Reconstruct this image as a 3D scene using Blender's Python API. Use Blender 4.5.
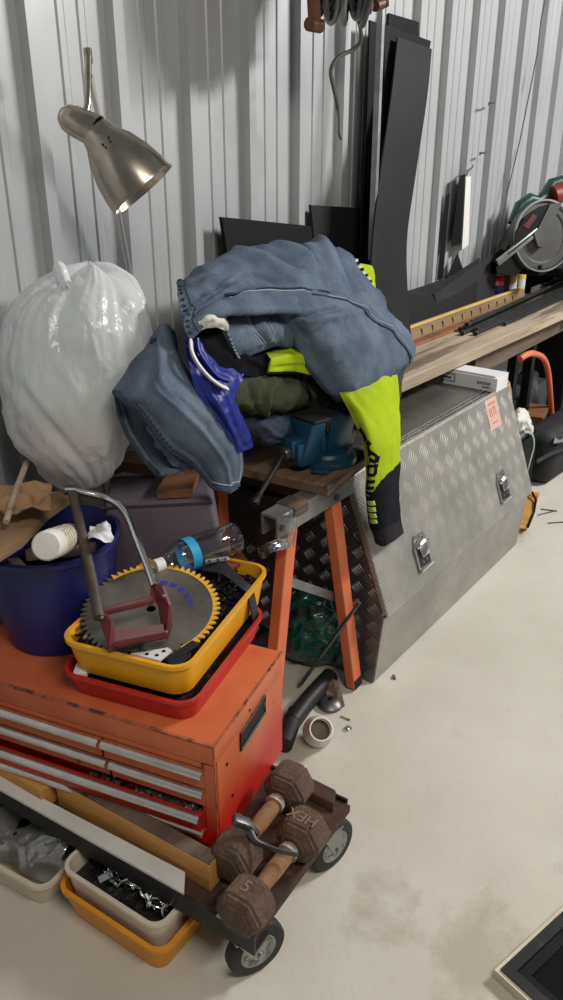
import bpy, bmesh, math, random
from mathutils import Vector, Matrix, noise
R = math.radians
rnd = random.Random(7)
S = bpy.context.scene
COL = S.collection
for o in list(bpy.data.objects):
    bpy.data.objects.remove(o)

# ------------------------------------------------------------------ camera, world, lights, exposure
PIT, YAW, FPX, EYE = R(24.4), R(36.65), 800.0, Vector((0, 0, 1.5))
FW = Vector((math.cos(YAW)*math.cos(PIT), math.sin(YAW)*math.cos(PIT), -math.sin(PIT)))
RT = Vector((math.sin(YAW), -math.cos(YAW), 0))
UP = RT.cross(FW)
cd = bpy.data.cameras.new('camera'); cam = bpy.data.objects.new('camera', cd); COL.objects.link(cam)
cam.matrix_world = Matrix(((RT.x, UP.x, -FW.x, EYE.x), (RT.y, UP.y, -FW.y, EYE.y), (RT.z, UP.z, -FW.z, EYE.z), (0, 0, 0, 1)))
cd.sensor_fit = 'VERTICAL'; cd.sensor_height = 36.0; cd.lens = 36.0*FPX/1000; cd.clip_start = .05
S.camera = cam
S.view_settings.view_transform = 'Standard'; S.view_settings.look = 'None'
S.view_settings.gamma = 1; S.view_settings.use_curve_mapping = False
S.view_settings.exposure = 0.0
W = bpy.data.worlds.new('world'); S.world = W; W.use_nodes = True
W.node_tree.nodes['Background'].inputs[0].default_value = (.93, .97, 1, 1)
W.node_tree.nodes['Background'].inputs[1].default_value = .14
def area(name, loc, target, size, power, col, sy=None):
    l = bpy.data.lights.new(name, 'AREA'); l.shape = 'RECTANGLE'; l.size = size; l.size_y = sy or size
    l.energy = power; l.color = col
    o = bpy.data.objects.new(name, l); COL.objects.link(o); o.location = loc
    o.rotation_euler = (Vector(target)-Vector(loc)).to_track_quat('-Z', 'Y').to_euler()
    return o
area('ceiling_tube_far', (4.6, -1.3, 3.2), (2.6, 1.2, .6), 1.3, 185, (1, .985, .95), .35)
area('ceiling_tube_near', (.2, -1.1, 3.2), (1.0, .8, 0), 1.3, 50, (1, .92, .80), .4)

# ------------------------------------------------------------------ helpers
def ray(x, y): return FW + RT*((x-281.5)/FPX) - UP*((y-500)/FPX)
def PY(x, y, Y): d = ray(x, y); return EYE + d*(Y/d.y)
def PZ(x, y, Z): d = ray(x, y); return EYE + d*((Z-EYE.z)/d.z)
def PK(x, y, k): return EYE + ray(x, y)*k
V = Vector
WM = {}
def lin(c): return tuple(((v/255)/12.92 if v/255 <= .04045 else ((v/255+.055)/1.055)**2.4) for v in c) + (1,)

def mat(name, c, c2=None, scale=6, rough=.6, metal=0, bump=0, bscale=40, c3=None, s3=9, t3=.62, stretch=None, coat=0, alpha=1, trans=0, spec=.5, detail=4, aniso=0):
    m = bpy.data.materials.new(name); m.use_nodes = True
    nt = m.node_tree; N = nt.nodes; L = nt.links
    b = N['Principled BSDF']; b.inputs['Roughness'].default_value = rough; b.inputs['Metallic'].default_value = metal
    b.inputs['Base Color'].default_value = lin(c); b.inputs['Specular IOR Level'].default_value = spec
    b.inputs['Coat Weight'].default_value = coat; b.inputs['Alpha'].default_value = alpha
    b.inputs['Transmission Weight'].default_value = trans
    tc = N.new('ShaderNodeTexCoord'); mp = N.new('ShaderNodeMapping'); L.new(tc.outputs['Object'], mp.inputs[0])
    if stretch: mp.inputs['Scale'].default_value = stretch
    src = None
    def nz(sc, det=detail):
        n = N.new('ShaderNodeTexNoise'); n.inputs['Scale'].default_value = sc; n.inputs['Detail'].default_value = det
        n.inputs['Roughness'].default_value = .6
        L.new(mp.outputs[0], n.inputs['Vector']); return n
    def mix(f, a, bb):
        x = N.new('ShaderNodeMix'); x.data_type = 'RGBA'
        L.new(f, x.inputs[0])
        for i, s in ((6, a), (7, bb)):
            if isinstance(s, tuple): x.inputs[i].default_value = s
            else: L.new(s, x.inputs[i])
        return x.outputs[2]
    def ramp(f, a, bb):
        r = N.new('ShaderNodeMapRange'); r.inputs[1].default_value = a; r.inputs[2].default_value = bb
        L.new(f, r.inputs[0]); return r.outputs[0]
    if c2:
        src = mix(ramp(nz(scale).outputs[0], .35, .65), lin(c), lin(c2))
    if c3:
        src = mix(ramp(nz(s3, 8).outputs[0], t3, t3+.07), src or lin(c), lin(c3))
    if src: L.new(src, b.inputs['Base Color'])
    if bump:
        bp = N.new('ShaderNodeBump'); bp.inputs['Strength'].default_value = bump; bp.inputs['Distance'].default_value = .01
        L.new(nz(bscale).outputs[0], bp.inputs['Height']); L.new(bp.outputs[0], b.inputs['Normal'])
    return m

def clear_plastic(name, tint=(240, 245, 248), base=.10, rough=.08, wrinkle=0, wscale=20, wstretch=(1, 1, 1), haze=0, hazecol=(200, 205, 205), edge=.55):
    m = bpy.data.materials.new(name); m.use_nodes = True; nt = m.node_tree; N = nt.nodes; L = nt.links
    out = N['Material Output']; N.remove(N['Principled BSDF'])
    t = N.new('ShaderNodeBsdfTransparent'); t.inputs[0].default_value = lin(tint)
    g = N.new('ShaderNodeBsdfGlossy'); g.inputs['Roughness'].default_value = rough
    lw = N.new('ShaderNodeLayerWeight'); lw.inputs[0].default_value = .35
    mr = N.new('ShaderNodeMapRange'); mr.inputs[3].default_value = base; mr.inputs[4].default_value = edge
    L.new(lw.outputs['Fresnel'], mr.inputs[0])
    mx = N.new('ShaderNodeMixShader'); L.new(mr.outputs[0], mx.inputs[0]); L.new(t.outputs[0], mx.inputs[1]); L.new(g.outputs[0], mx.inputs[2])
    last = mx
    if haze:
        d = N.new('ShaderNodeBsdfDiffuse'); d.inputs[0].default_value = lin(hazecol)
        tl = N.new('ShaderNodeBsdfTranslucent'); tl.inputs[0].default_value = lin(hazecol)
        a = N.new('ShaderNodeMixShader'); a.inputs[0].default_value = .35; L.new(d.outputs[0], a.inputs[1]); L.new(tl.outputs[0], a.inputs[2])
        h = N.new('ShaderNodeMixShader'); h.inputs[0].default_value = haze
        L.new(mx.outputs[0], h.inputs[1]); L.new(a.outputs[0], h.inputs[2]); last = h
    if wrinkle:
        tc = N.new('ShaderNodeTexCoord'); n = N.new('ShaderNodeTexNoise'); n.inputs['Scale'].default_value = wscale; n.inputs['Detail'].default_value = 3
        n.inputs['Distortion'].default_value = .3
        mp = N.new('ShaderNodeMapping'); mp.inputs['Scale'].default_value = wstretch; L.new(tc.outputs['Object'], mp.inputs[0]); L.new(mp.outputs[0], n.inputs['Vector'])
        bp = N.new('ShaderNodeBump'); bp.inputs['Strength'].default_value = wrinkle; bp.inputs['Distance'].default_value = .02
        L.new(n.outputs[0], bp.inputs['Height']); L.new(bp.outputs[0], g.inputs['Normal'])
        if haze: L.new(bp.outputs[0], d.inputs['Normal'])
    L.new(last.outputs[0], out.inputs[0])
    return m

def wood(name, c, c2, axis=0, dirt=None, rough=.65, t3=.6, s3=7, k=1):
    st = [22*k, 22*k, 22*k]; st[axis] = 1.6*k
    return mat(name, c, c2, 1.0, rough, bump=.25, bscale=3, stretch=tuple(st), c3=dirt, s3=s3/12, t3=t3)

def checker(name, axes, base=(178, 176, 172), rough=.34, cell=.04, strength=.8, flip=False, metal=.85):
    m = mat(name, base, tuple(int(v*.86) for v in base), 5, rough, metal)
    nt = m.node_tree; N = nt.nodes; L = nt.links; b = N['Principled BSDF']
    tc = N.new('ShaderNodeTexCoord'); sp = N.new('ShaderNodeSeparateXYZ'); L.new(tc.outputs['Object'], sp.inputs[0])
    def M(op, a, bb=None):
        n = N.new('ShaderNodeMath'); n.operation = op
        for i, s in enumerate((a, bb)):
            if s is None: continue
            if isinstance(s, (int, float)): n.inputs[i].default_value = s
            else: L.new(s, n.inputs[i])
        return n.outputs[0]
    a, c = sp.outputs[axes[0]], sp.outputs[axes[1]]
    u = M('DIVIDE', M('ADD', a, c), cell*1.414); v = M('DIVIDE', M('SUBTRACT', a, c), cell*1.414)
    fu = M('SUBTRACT', M('FRACT', u), .5); fv = M('SUBTRACT', M('FRACT', v), .5)
    par = M('MODULO', M('ABSOLUTE', M('ADD', M('FLOOR', u), M('FLOOR', v))), 2)
    ip = M('SUBTRACT', 1, par)
    p = M('ADD', M('MULTIPLY', par, fu), M('MULTIPLY', ip, fv)); q = M('ADD', M('MULTIPLY', par, fv), M('MULTIPLY', ip, fu))
    bars = M('MAXIMUM', M('COSINE', M('MULTIPLY', q, 2*math.pi*5)), 0)
    env = M('MAXIMUM', M('SUBTRACT', 1, M('POWER', M('MULTIPLY', M('ABSOLUTE', p), 2.2), 2)), 0)
    hgt = M('MULTIPLY', M('MULTIPLY', bars, env), M('LESS_THAN', M('ABSOLUTE', q), .46))
    bp = N.new('ShaderNodeBump'); bp.inputs['Strength'].default_value = strength; bp.inputs['Distance'].default_value = .0025
    L.new(hgt, bp.inputs['Height']); L.new(bp.outputs[0], b.inputs['Normal'])
    return m

def denim(name, c, c2):
    m = mat(name, c, c2, 9, .88, spec=.15)
    nt = m.node_tree; N = nt.nodes; L = nt.links; b = N['Principled BSDF']
    tc = N.new('ShaderNodeTexCoord')
    n = N.new('ShaderNodeTexNoise'); n.inputs['Scale'].default_value = 420; n.inputs['Detail'].default_value = 2; L.new(tc.outputs['Object'], n.inputs['Vector'])
    x = N.new('ShaderNodeMix'); x.data_type = 'RGBA'; x.blend_type = 'MULTIPLY'; x.inputs[0].default_value = .75
    old = b.inputs['Base Color'].links[0].from_socket
    mr = N.new('ShaderNodeMapRange'); mr.inputs[1].default_value = .3; mr.inputs[2].default_value = .7; mr.inputs[3].default_value = .55; mr.inputs[4].default_value = 1.25
    L.new(n.outputs[0], mr.inputs[0]); L.new(old, x.inputs[6]); L.new(mr.outputs[0], x.inputs[7]); L.new(x.outputs[2], b.inputs['Base Color'])
    bp = N.new('ShaderNodeBump'); bp.inputs['Strength'].default_value = .25; bp.inputs['Distance'].default_value = .003
    L.new(n.outputs[0], bp.inputs['Height']); L.new(bp.outputs[0], b.inputs['Normal'])
    return m

class MB:
    """collects shapes in world space (or a frame M) and links them as one mesh object"""
    def __init__(s, M=None): s.bm = bmesh.new(); s.M = M or Matrix()
    def v(s, p): return s.bm.verts.new(s.M @ V(p))
    def f(s, vs):
        try: return s.bm.faces.new(vs)
        except ValueError: return None
    def hexa(s, p, bev=0, seg=2):
        vs = [s.v(q) for q in p]
        fs = [s.f([vs[i] for i in k]) for k in ((3, 2, 1, 0), (4, 5, 6, 7), (0, 1, 5, 4), (1, 2, 6, 5), (2, 3, 7, 6), (3, 0, 4, 7))]
        if bev:
            es = list({e for f in fs for e in f.edges})
            bmesh.ops.bevel(s.bm, geom=es, offset=bev, segments=seg, affect='EDGES', profile=.5)
        return s
    def box(s, c, d, rot=None, bev=0, seg=2):
        c = V(c); h = V(d)/2
        q = [V((x*h.x, y*h.y, z*h.z)) for z in (-1, 1) for x, y in ((-1, -1), (1, -1), (1, 1), (-1, 1))]
        if rot is not None: q = [rot @ w for w in q]
        return s.hexa([c+w for w in q], bev, seg)
    def bx(s, a, b, bev=0):
        a = V(a); b = V(b); return s.box((a+b)/2, [abs(w) for w in (b-a)], None, bev)
    def loft(s, rings, cap=True, closed=True):
        rv = [[s.v(p) for p in r] for r in rings]; n = len(rv[0])
        for a, b in zip(rv, rv[1:]):
            for i in range(n if closed else n-1):
                j = (i+1) % n; s.f([a[i], a[j], b[j], b[i]])
        if cap and closed: s.f(list(reversed(rv[0]))); s.f(rv[-1])
        return s
    def tube(s, pts, r, seg=10, cap=True, flat=1, up=None):
        pts = [V(p) for p in pts]; n = len(pts); rs = r if isinstance(r, (list, tuple)) else [r]*n
        t0 = (pts[1]-pts[0]).normalized(); a = V(up) if up else (V((0, 0, 1)) if abs(t0.z) < .9 else V((1, 0, 0)))
        nrm = (a - t0*a.dot(t0)).normalized(); rings = []
        for i, p in enumerate(pts):
            t = (pts[min(i+1, n-1)]-pts[max(i-1, 0)]).normalized()
            nrm = (nrm - t*nrm.dot(t)).normalized(); bi = t.cross(nrm)
            rings.append([p + (nrm*math.cos(2*math.pi*k/seg) + bi*math.sin(2*math.pi*k/seg)*flat)*rs[i] for k in range(seg)])
        return s.loft(rings, cap)
    def bar(s, a, b, w, h, up=(0, 0, 1), bev=0):
        a = V(a); b = V(b); t = (b-a).normalized(); u = V(up); u = (u-t*u.dot(t)).normalized(); c = t.cross(u)
        p = [q + c*x*w/2 + u*y*h/2 for q in (a, b) for x, y in ((-1, -1), (1, -1), (1, 1), (-1, 1))]
        return s.hexa(p, bev)
    def lathe(s, prof, loc=(0, 0, 0), axis=(0, 0, 1), seg=32, cap=True):
        ax = V(axis).normalized(); a = V((1, 0, 0)) if abs(ax.x) < .8 else V((0, 1, 0))
        u = (a-ax*a.dot(ax)).normalized(); w = ax.cross(u); loc = V(loc)
        return s.loft([[loc+ax*z+(u*math.cos(2*math.pi*k/seg)+w*math.sin(2*math.pi*k/seg))*max(r, 1e-4) for k in range(seg)] for r, z in prof], cap)
    def prism(s, poly, d):
        """poly: list of 3d points; d: extrude vector"""
        d = V(d); return s.loft([[V(p) for p in poly], [V(p)+d for p in poly]])
    def rrect(s, cx, cy, w, h, r, z, rot=0, n=5):
        out = []
        for sx, sy, a0 in ((1, 1, 0), (-1, 1, 90), (-1, -1, 180), (1, -1, 270)):
            for k in range(n+1):
                a = R(a0+90*k/n); x = sx*(w/2-r)+r*math.cos(a); y = sy*(h/2-r)+r*math.sin(a)
                out.append(V((cx+x*math.cos(rot)-y*math.sin(rot), cy+x*math.sin(rot)+y*math.cos(rot), z)))
        return out
    def tub(s, w, h, r, z0, z1, wall=.003, taper=.88, lip=.004, cx=0, cy=0):
        k = taper
        def ring(z, dw, t): return s.rrect(cx, cy, w*t-2*dw, h*t-2*dw, max(r*t-dw, .004), z)
        return s.loft([ring(z0, 0, k), ring(z1-lip*1.5, 0, 1), ring(z1-lip*1.5, -lip, 1), ring(z1, -lip, 1), ring(z1, wall, 1), ring(z0+wall, wall, k)])
    def build(s, name, m, parent=None, smooth=True, angle=40, sub=0, solid=0):
        bm = s.bm; bmesh.ops.recalc_face_normals(bm, faces=bm.faces[:])
        if parent is None:
            xs = [v.co for v in bm.verts]; lo = V((min(v.x for v in xs), min(v.y for v in xs), min(v.z for v in xs))); hi = V((max(v.x for v in xs), max(v.y for v in xs), max(v.z for v in xs)))
            W_ = Matrix.Translation(((lo.x+hi.x)/2, (lo.y+hi.y)/2, lo.z))
        else: W_ = WM[parent.name]
        bm.transform(W_.inverted())
        me = bpy.data.meshes.new(name); bm.to_mesh(me); bm.free()
        if smooth:
            me.shade_smooth()
            if angle: me.set_sharp_from_angle(angle=R(angle))
        me.materials.append(m)
        o = bpy.data.objects.new(name, me); COL.objects.link(o)
        if parent is None: o.matrix_world = W_
        else: o.parent = parent
        WM[o.name] = W_
        if solid:
            q = o.modifiers.new('solid', 'SOLIDIFY'); q.thickness = solid; q.offset = -1
        if sub:
            q = o.modifiers.new('sub', 'SUBSURF'); q.levels = q.render_levels = sub
        return o

def tag(o, label, cat, group=None, kind=None):
    if label: o['label'] = label
    if cat: o['category'] = cat
    if group: o['group'] = group
    if kind: o['kind'] = kind
    return o
def thing(name, label, cat, loc, rotz=0, group=None, rot=None):
    o = bpy.data.objects.new(name, None); COL.objects.link(o)
    o.empty_display_size = .05
    o.location = loc; o.rotation_euler = rot or (0, 0, rotz)
    WM[o.name] = Matrix.Translation(V(loc)) @ (o.rotation_euler.to_matrix().to_4x4())
    return tag(o, label, cat, group)
def wm(o): return WM[o.name]
def structure(o): o['kind'] = 'structure'; return o
def clone(root, loc, rotz, label=None):
    def cp(o, par):
        c = o.copy(); COL.objects.link(c)
        if par: c.parent = par
        WM[c.name] = WM[o.name]
        for ch in kids.get(o.name, []): cp(ch, c)
        return c
    kids = {}
    for o in COL.objects:
        if o.parent: kids.setdefault(o.parent.name, []).append(o)
    r = cp(root, None); r.location = loc; r.rotation_euler.z = rotz
    if label: r['label'] = label
    return r
def text(body, size, M, m, parent, name='embossed_letters', ext=.0008):
    c = bpy.data.curves.new(name, 'FONT'); c.body = body; c.size = size; c.extrude = ext; c.align_x = 'CENTER'; c.align_y = 'CENTER'
    tmp = bpy.data.objects.new('tmp', c); COL.objects.link(tmp)
    me = bpy.data.meshes.new_from_object(tmp.evaluated_get(bpy.context.evaluated_depsgraph_get()))
    bpy.data.objects.remove(tmp); me.materials.clear(); me.materials.append(m); me.name = name
    o = bpy.data.objects.new(name, me); COL.objects.link(o); o.parent = parent
    o.matrix_local = WM[parent.name].inverted() @ M
    return o
def frame(o, x, y):
    """matrix with origin o, x axis along x, y axis near y"""
    x = V(x).normalized(); y = V(y); y = (y-x*y.dot(x)).normalized(); z = x.cross(y)
    return Matrix(((x.x, y.x, z.x, o[0]), (x.y, y.y, z.y, o[1]), (x.z, y.z, z.z, o[2]), (0, 0, 0, 1)))

def cr(p, t):
    n = len(p)-1; i = min(int(t*n), n-1); f = t*n-i
    a, b, c, d = p[max(i-1, 0)], p[i], p[i+1], p[min(i+2, n)]
    if i == 0: a = b*2-c
    if i+2 > n: d = c*2-b
    return .5*((2*b)+(c-a)*f+(2*a-5*b+4*c-d)*f*f+(3*b-a-3*c+d)*f**3)
class Cloth:
    """a draped surface through a grid of world points, with folds [(u0,v0,u1,v1,height,width)] and crumple noise"""
    def __init__(s, rows, nu=48, nv=48, folds=(), crumple=(.004, 9), seed=0):
        s.nu, s.nv = nu, nv; s.P = []
        for j in range(nv+1):
            v = j/nv
            col = [cr([r[i] for r in rows], v) for i in range(len(rows[0]))]
            s.P.append([cr(col, i/nu) for i in range(nu+1)])
        s.N = s.normals()
        tot = sum((EYE-s.P[j][i]).dot(s.N[j][i]) for j in range(nv+1) for i in range(nu+1))
        sg = 1 if tot > 0 else -1
        Q = [[None]*(nu+1) for _ in range(nv+1)]
        for j in range(nv+1):
            for i in range(nu+1):
                u, v = i/nu, j/nv; p = s.P[j][i]; h = 0
                for (u0, v0, u1, v1, a, w) in folds:
                    dx, dy = u1-u0, v1-v0; L = dx*dx+dy*dy
                    t = max(0, min(1, ((u-u0)*dx+(v-v0)*dy)/L)); d = math.hypot(u-u0-dx*t, v-v0-dy*t)
                    h += a*math.exp(-(d/w)**2)*(1-.35*abs(2*t-1))
                if crumple[0]:
                    q = p*crumple[1]+V((seed*7.1, seed*3.3, seed))
                    n1 = noise.noise(q); n2 = noise.noise(q*2.3+V((5, 1, 2)))
                    h += crumple[0]*(1-2*abs(n1))*1.0 + crumple[0]*.45*(1-2*abs(n2)) - crumple[0]*.4
                Q[j][i] = p + s.N[j][i]*(h*sg)
        s.P = Q; s.N = s.normals(); s.sg = sg
    def normals(s):
        nu, nv, P = s.nu, s.nv, s.P; N = []
        for j in range(nv+1):
            row = []
            for i in range(nu+1):
                a = P[j][min(i+1, nu)]-P[j][max(i-1, 0)]; b = P[min(j+1, nv)][i]-P[max(j-1, 0)][i]
                n = a.cross(b); row.append(n.normalized() if n.length > 1e-9 else V((0, -1, 0)))
            N.append(row)
        return N
    def at(s, u, v, off=0):
        x = max(0, min(s.nu, u*s.nu)); y = max(0, min(s.nv, v*s.nv)); i = min(int(x), s.nu-1); j = min(int(y), s.nv-1); a = x-i; b = y-j
        f = lambda G: (G[j][i]*(1-a)+G[j][i+1]*a)*(1-b)+(G[j+1][i]*(1-a)+G[j+1][i+1]*a)*b
        return f(s.P)+f(s.N).normalized()*(off*s.sg)
    def build(s, name, m, parent=None, thick=.006, u0=0, u1=1, v0=0, v1=1):
        mb = MB(); i0, i1, j0, j1 = round(u0*s.nu), round(u1*s.nu), round(v0*s.nv), round(v1*s.nv)
        A = [[mb.v(s.P[j][i]) for i in range(i0, i1+1)] for j in range(j0, j1+1)]
        B = [[mb.v(s.P[j][i]-s.N[j][i]*(thick*s.sg)) for i in range(i0, i1+1)] for j in range(j0, j1+1)]
        n, k = len(A[0]), len(A)
        for j in range(k-1):
            for i in range(n-1):
                mb.f([A[j][i], A[j][i+1], A[j+1][i+1], A[j+1][i]]); mb.f([B[j][i], B[j+1][i], B[j+1][i+1], B[j][i+1]])
        for j in range(k-1):
            for i in (0, n-1): mb.f([A[j][i], A[j+1][i], B[j+1][i], B[j][i]])
        for i in range(n-1):
            for j in (0, k-1): mb.f([A[j][i], A[j][i+1], B[j][i+1], B[j][i]])
        return mb.build(name, m, parent, angle=65)
    def line(s, uv, off=.002, n=24):
        P = [V((a, b, 0)) for a, b in uv]; return [s.at(q.x, q.y, off) for q in (cr(P, k/n) for k in range(n+1))]
    def patch(s, uv, off, mb):
        """thin tile over a uv polygon (convex quad a,b,c,d)"""
        a, b, c, d = [V((q[0], q[1], 0)) for q in uv]; n = 4
        g = []
        for j in range(n+1):
            g.append([])
            for i in range(n+1):
                q = (a.lerp(b, i/n)).lerp(d.lerp(c, i/n), j/n); g[-1].append((mb.v(s.at(q.x, q.y, off)), mb.v(s.at(q.x, q.y, 0))))
        for j in range(n):
            for i in range(n):
                mb.f([g[j][i][0], g[j][i+1][0], g[j+1][i+1][0], g[j+1][i][0]])
        for i in range(n):
            for j in (0, n): mb.f([g[j][i][0], g[j][i+1][0], g[j][i+1][1], g[j][i][1]])
            for j in (0, n): mb.f([g[i][j][0], g[i+1][j][0], g[i+1][j][1], g[i][j][1]])
def gy(rows): return [[PY(*p) for p in r] for r in rows]

# ------------------------------------------------------------------ materials
M = {}
M['concrete'] = mat('concrete', (206, 202, 192), (190, 185, 174), 1.7, .62, bump=.12, bscale=60, c3=(176, 169, 156), s3=2.3, t3=.6, spec=.35, detail=9)
M['wall'] = mat('wall_steel', (182, 184, 186), (170, 173, 176), 1.5, .42, .25, c3=(168, 170, 170), s3=3, t3=.66)
M['orange_paint'] = mat('orange_paint', (205, 78, 38), (196, 66, 30), 5, .42, bump=.03, bscale=90, c3=(96, 58, 40), s3=16, t3=.665)
M['red_paint'] = mat('red_paint', (190, 38, 24), (172, 30, 20), 4, .34, coat=.2, c3=(90, 45, 34), s3=18, t3=.68)
M['aluminium'] = mat('aluminium', (226, 223, 219), (205, 202, 198), 14, .34, 1)
M['brushed'] = mat('brushed_steel', (186, 177, 164), (168, 160, 147), 40, .25, 1)
M['black_steel'] = mat('black_steel', (44, 44, 46), (30, 29, 29), 10, .5, .3, c3=(78, 66, 56), s3=14, t3=.66)
M['rust'] = mat('rusty_steel', (80, 55, 44), (58, 44, 38), 16, .8, .2, bump=.35, bscale=60, c3=(112, 82, 66), s3=22, t3=.62)
M['cast'] = mat('rusty_cast_iron', (104, 84, 71), (80, 64, 54), 22, .78, .25, bump=.5, bscale=90, c3=(122, 98, 82), s3=28, t3=.63)
M['chrome'] = mat('chrome', (222, 222, 222), None, rough=.2, metal=1)
M['zinc'] = mat('zinc', (170, 172, 170), (140, 142, 142), 20, .33, .9)
M['steel'] = mat('dull_steel', (120, 120, 122), (92, 90, 90), 22, .42, .9, c3=(90, 70, 56), s3=12, t3=.66)
M['rubber'] = mat('tyre_rubber', (26, 27, 28), (38, 38, 38), 12, .62)
M['sheet'] = mat('dark_sheet', (35, 35, 37), (30, 30, 32), 5, .6, spec=.2)
M['sheet2'] = mat('darker_sheet', (20, 20, 22), (17, 17, 19), 5, .6, spec=.15)
M['black'] = mat('black_plastic', (12, 12, 14), (18, 18, 20), 12, .5, spec=.2)
M['timber'] = wood('timber', (204, 150, 80), (180, 124, 62), 1, dirt=(120, 86, 56), t3=.62)
M['timber_dark'] = wood('dark_timber', (138, 88, 56), (108, 64, 40), 1, dirt=(70, 44, 30))
M['ply'] = wood('ply', (146, 120, 90), (118, 94, 68), 0, dirt=(118, 80, 52))
M['bench'] = wood('bench_pine', (180, 164, 142), (152, 136, 114), 0, dirt=(112, 98, 84), t3=.53)
M['oldboard'] = wood('old_board', (122, 98, 80), (92, 72, 58), 0, dirt=(58, 46, 40), t3=.5)
M['bearer'] = wood('bearer', (112, 96, 82), (86, 72, 62), 0, dirt=(60, 50, 44))
M['whiteboard'] = mat('white_paint', (214, 214, 212), (200, 200, 198), 7, .5, c3=(170, 168, 162), s3=10, t3=.66)
M['white'] = mat('white_plastic', (225, 224, 220), (214, 212, 206), 6, .4)
M['cream'] = mat('cream_plastic', (218, 208, 190), (204, 192, 170), 8, .45, c3=(120, 108, 92), s3=20, t3=.69)
M['yellow'] = mat('yellow_plastic', (232, 170, 32), (222, 158, 24), 5, .4, c3=(140, 98, 30), s3=14, t3=.67)
M['amber'] = mat('amber_plastic', (226, 152, 44), (214, 140, 36), 5, .45)
M['redtray'] = mat('red_plastic', (190, 34, 22), (176, 28, 18), 6, .38, c3=(110, 50, 40), s3=16, t3=.7)
M['blue'] = mat('blue_plastic', (25, 35, 100), (20, 28, 84), 6, .38, c3=(60, 62, 96), s3=6, t3=.66)
M['purple'] = mat('purple_grey', (98, 86, 98), (88, 77, 88), 6, .7, bump=.04, bscale=120, c3=(80, 68, 76), s3=9, t3=.66)
M['maroon'] = mat('maroon_paint', (98, 26, 34), (80, 20, 28), 10, .45, c3=(130, 96, 92), s3=26, t3=.69)
M['blade'] = mat('blade_steel', (134, 128, 120), (104, 98, 92), 7, .42, .5, c3=(92, 78, 68), s3=9, t3=.6)
M['blade_y'] = mat('yellow_teeth', (236, 186, 62), (220, 168, 48), 20, .5)
M['marker'] = mat('blue_marker', (52, 58, 150), None, rough=.5)
M['vise'] = mat('vise_blue', (24, 64, 90), (19, 50, 72), 10, .36, c3=(52, 50, 50), s3=14, t3=.63)
M['orange_leg'] = mat('orange_leg_paint', (216, 120, 78), (202, 102, 62), 8, .5, c3=(120, 80, 60), s3=16, t3=.66)
M['galv'] = mat('galvanised', (150, 150, 150), (124, 126, 126), 16, .46, .7)
M['denim'] = denim('light_denim', (104, 117, 134), (78, 91, 109))
M['denim2'] = denim('mid_denim', (103, 115, 131), (78, 90, 107))
M['denim3'] = denim('dark_denim', (56, 64, 80), (42, 50, 64))
M['stitch'] = mat('pale_stitch', (146, 160, 172), None, rough=.9)
M['seamdk'] = mat('dark_seam', (44, 56, 74), None, rough=.9)
M['blackcloth'] = mat('black_cloth', (16, 16, 20), (22, 22, 26), 30, .95, bump=.1, bscale=300, spec=.1)
M['navy'] = mat('navy_knit', (26, 26, 36), (20, 20, 28), 40, .95, bump=.15, bscale=260, spec=.1)
M['cuff'] = mat('charcoal_rib', (46, 44, 48), (38, 36, 40), 60, .95, bump=.2, bscale=300, spec=.1)
M['hivis'] = mat('hivis_yellow', (166, 188, 34), (154, 178, 26), 12, .85, spec=.1)
M['bluecloth'] = mat('blue_satin', (28, 42, 138), (22, 32, 112), 16, .45, spec=.4)
M['olive'] = mat('olive_cloth', (66, 72, 54), (56, 62, 46), 20, .9, spec=.1)
M['whitecloth'] = mat('white_cloth', (214, 212, 206), (196, 194, 188), 16, .9)
M['redcloth'] = mat('red_cloth', (170, 40, 26), None, rough=.8)
M['plaid'] = mat('dark_plaid', (60, 56, 54), (32, 30, 32), 60, .9)
M['clear'] = clear_plastic('clear_plastic')
M['label_blue'] = mat('blue_label', (44, 164, 206), (36, 150, 192), 9, .4)
M['tape'] = mat('clear_tape', (200, 196, 190), None, rough=.25, alpha=.4)
M['greenbag'] = mat('green_wrapped', (30, 92, 80), (18, 58, 52), 9, .22, bump=.9, bscale=16, coat=.5)
M['card'] = mat('white_card', (222, 222, 226), (212, 212, 216), 6, .6)
M['ink'] = mat('grey_ink', (86, 86, 90), None, rough=.7)
M['sticker'] = mat('sticker_paper', (206, 178, 164), (196, 164, 150), 20, .6)
M['redink'] = mat('red_ink', (196, 104, 84), None, rough=.7)
M['copper'] = mat('brown_frame', (104, 62, 40), (70, 42, 30), 9, .5, c3=(40, 28, 22), s3=10, t3=.6)
M['cable'] = mat('grey_cable', (92, 92, 90), (70, 70, 70), 20, .45)
M['yelledge'] = mat('yellow_edge', (232, 200, 110), (220, 186, 92), 9, .5)
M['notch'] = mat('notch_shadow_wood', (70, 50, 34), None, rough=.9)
M['tool_green'] = mat('tool_green', (20, 62, 56), (16, 50, 46), 9, .42)
M['tool_red'] = mat('tool_red', (120, 36, 30), None, rough=.5)
M['tool_grey'] = mat('tool_grey', (82, 81, 80), (66, 66, 66), 9, .5)
M['guard'] = mat('smoky_guard', (104, 102, 100), (90, 88, 86), 8, .35, alpha=.82)
M['bagnylon'] = mat('black_nylon', (26, 26, 32), (36, 36, 42), 20, .7, bump=.2, bscale=150)
M['cardboard'] = mat('brown_card', (170, 136, 100), (148, 114, 80), 7, .85)
M['glassblack'] = mat('black_screen', (14, 12, 16), None, rough=.2)
M['scrapdark'] = mat('dark_oily_metal', (24, 22, 24), (44, 40, 38), 40, .42, .4, bump=.6, bscale=120, c3=(92, 84, 74), s3=60, t3=.63)
M['crate'] = mat('grey_crate', (60, 60, 64), (52, 52, 56), 6, .6)
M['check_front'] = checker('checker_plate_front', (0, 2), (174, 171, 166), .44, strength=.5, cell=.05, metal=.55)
M['check_end'] = checker('checker_plate_end', (1, 2), (120, 120, 120), .3, strength=1.0)
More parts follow.
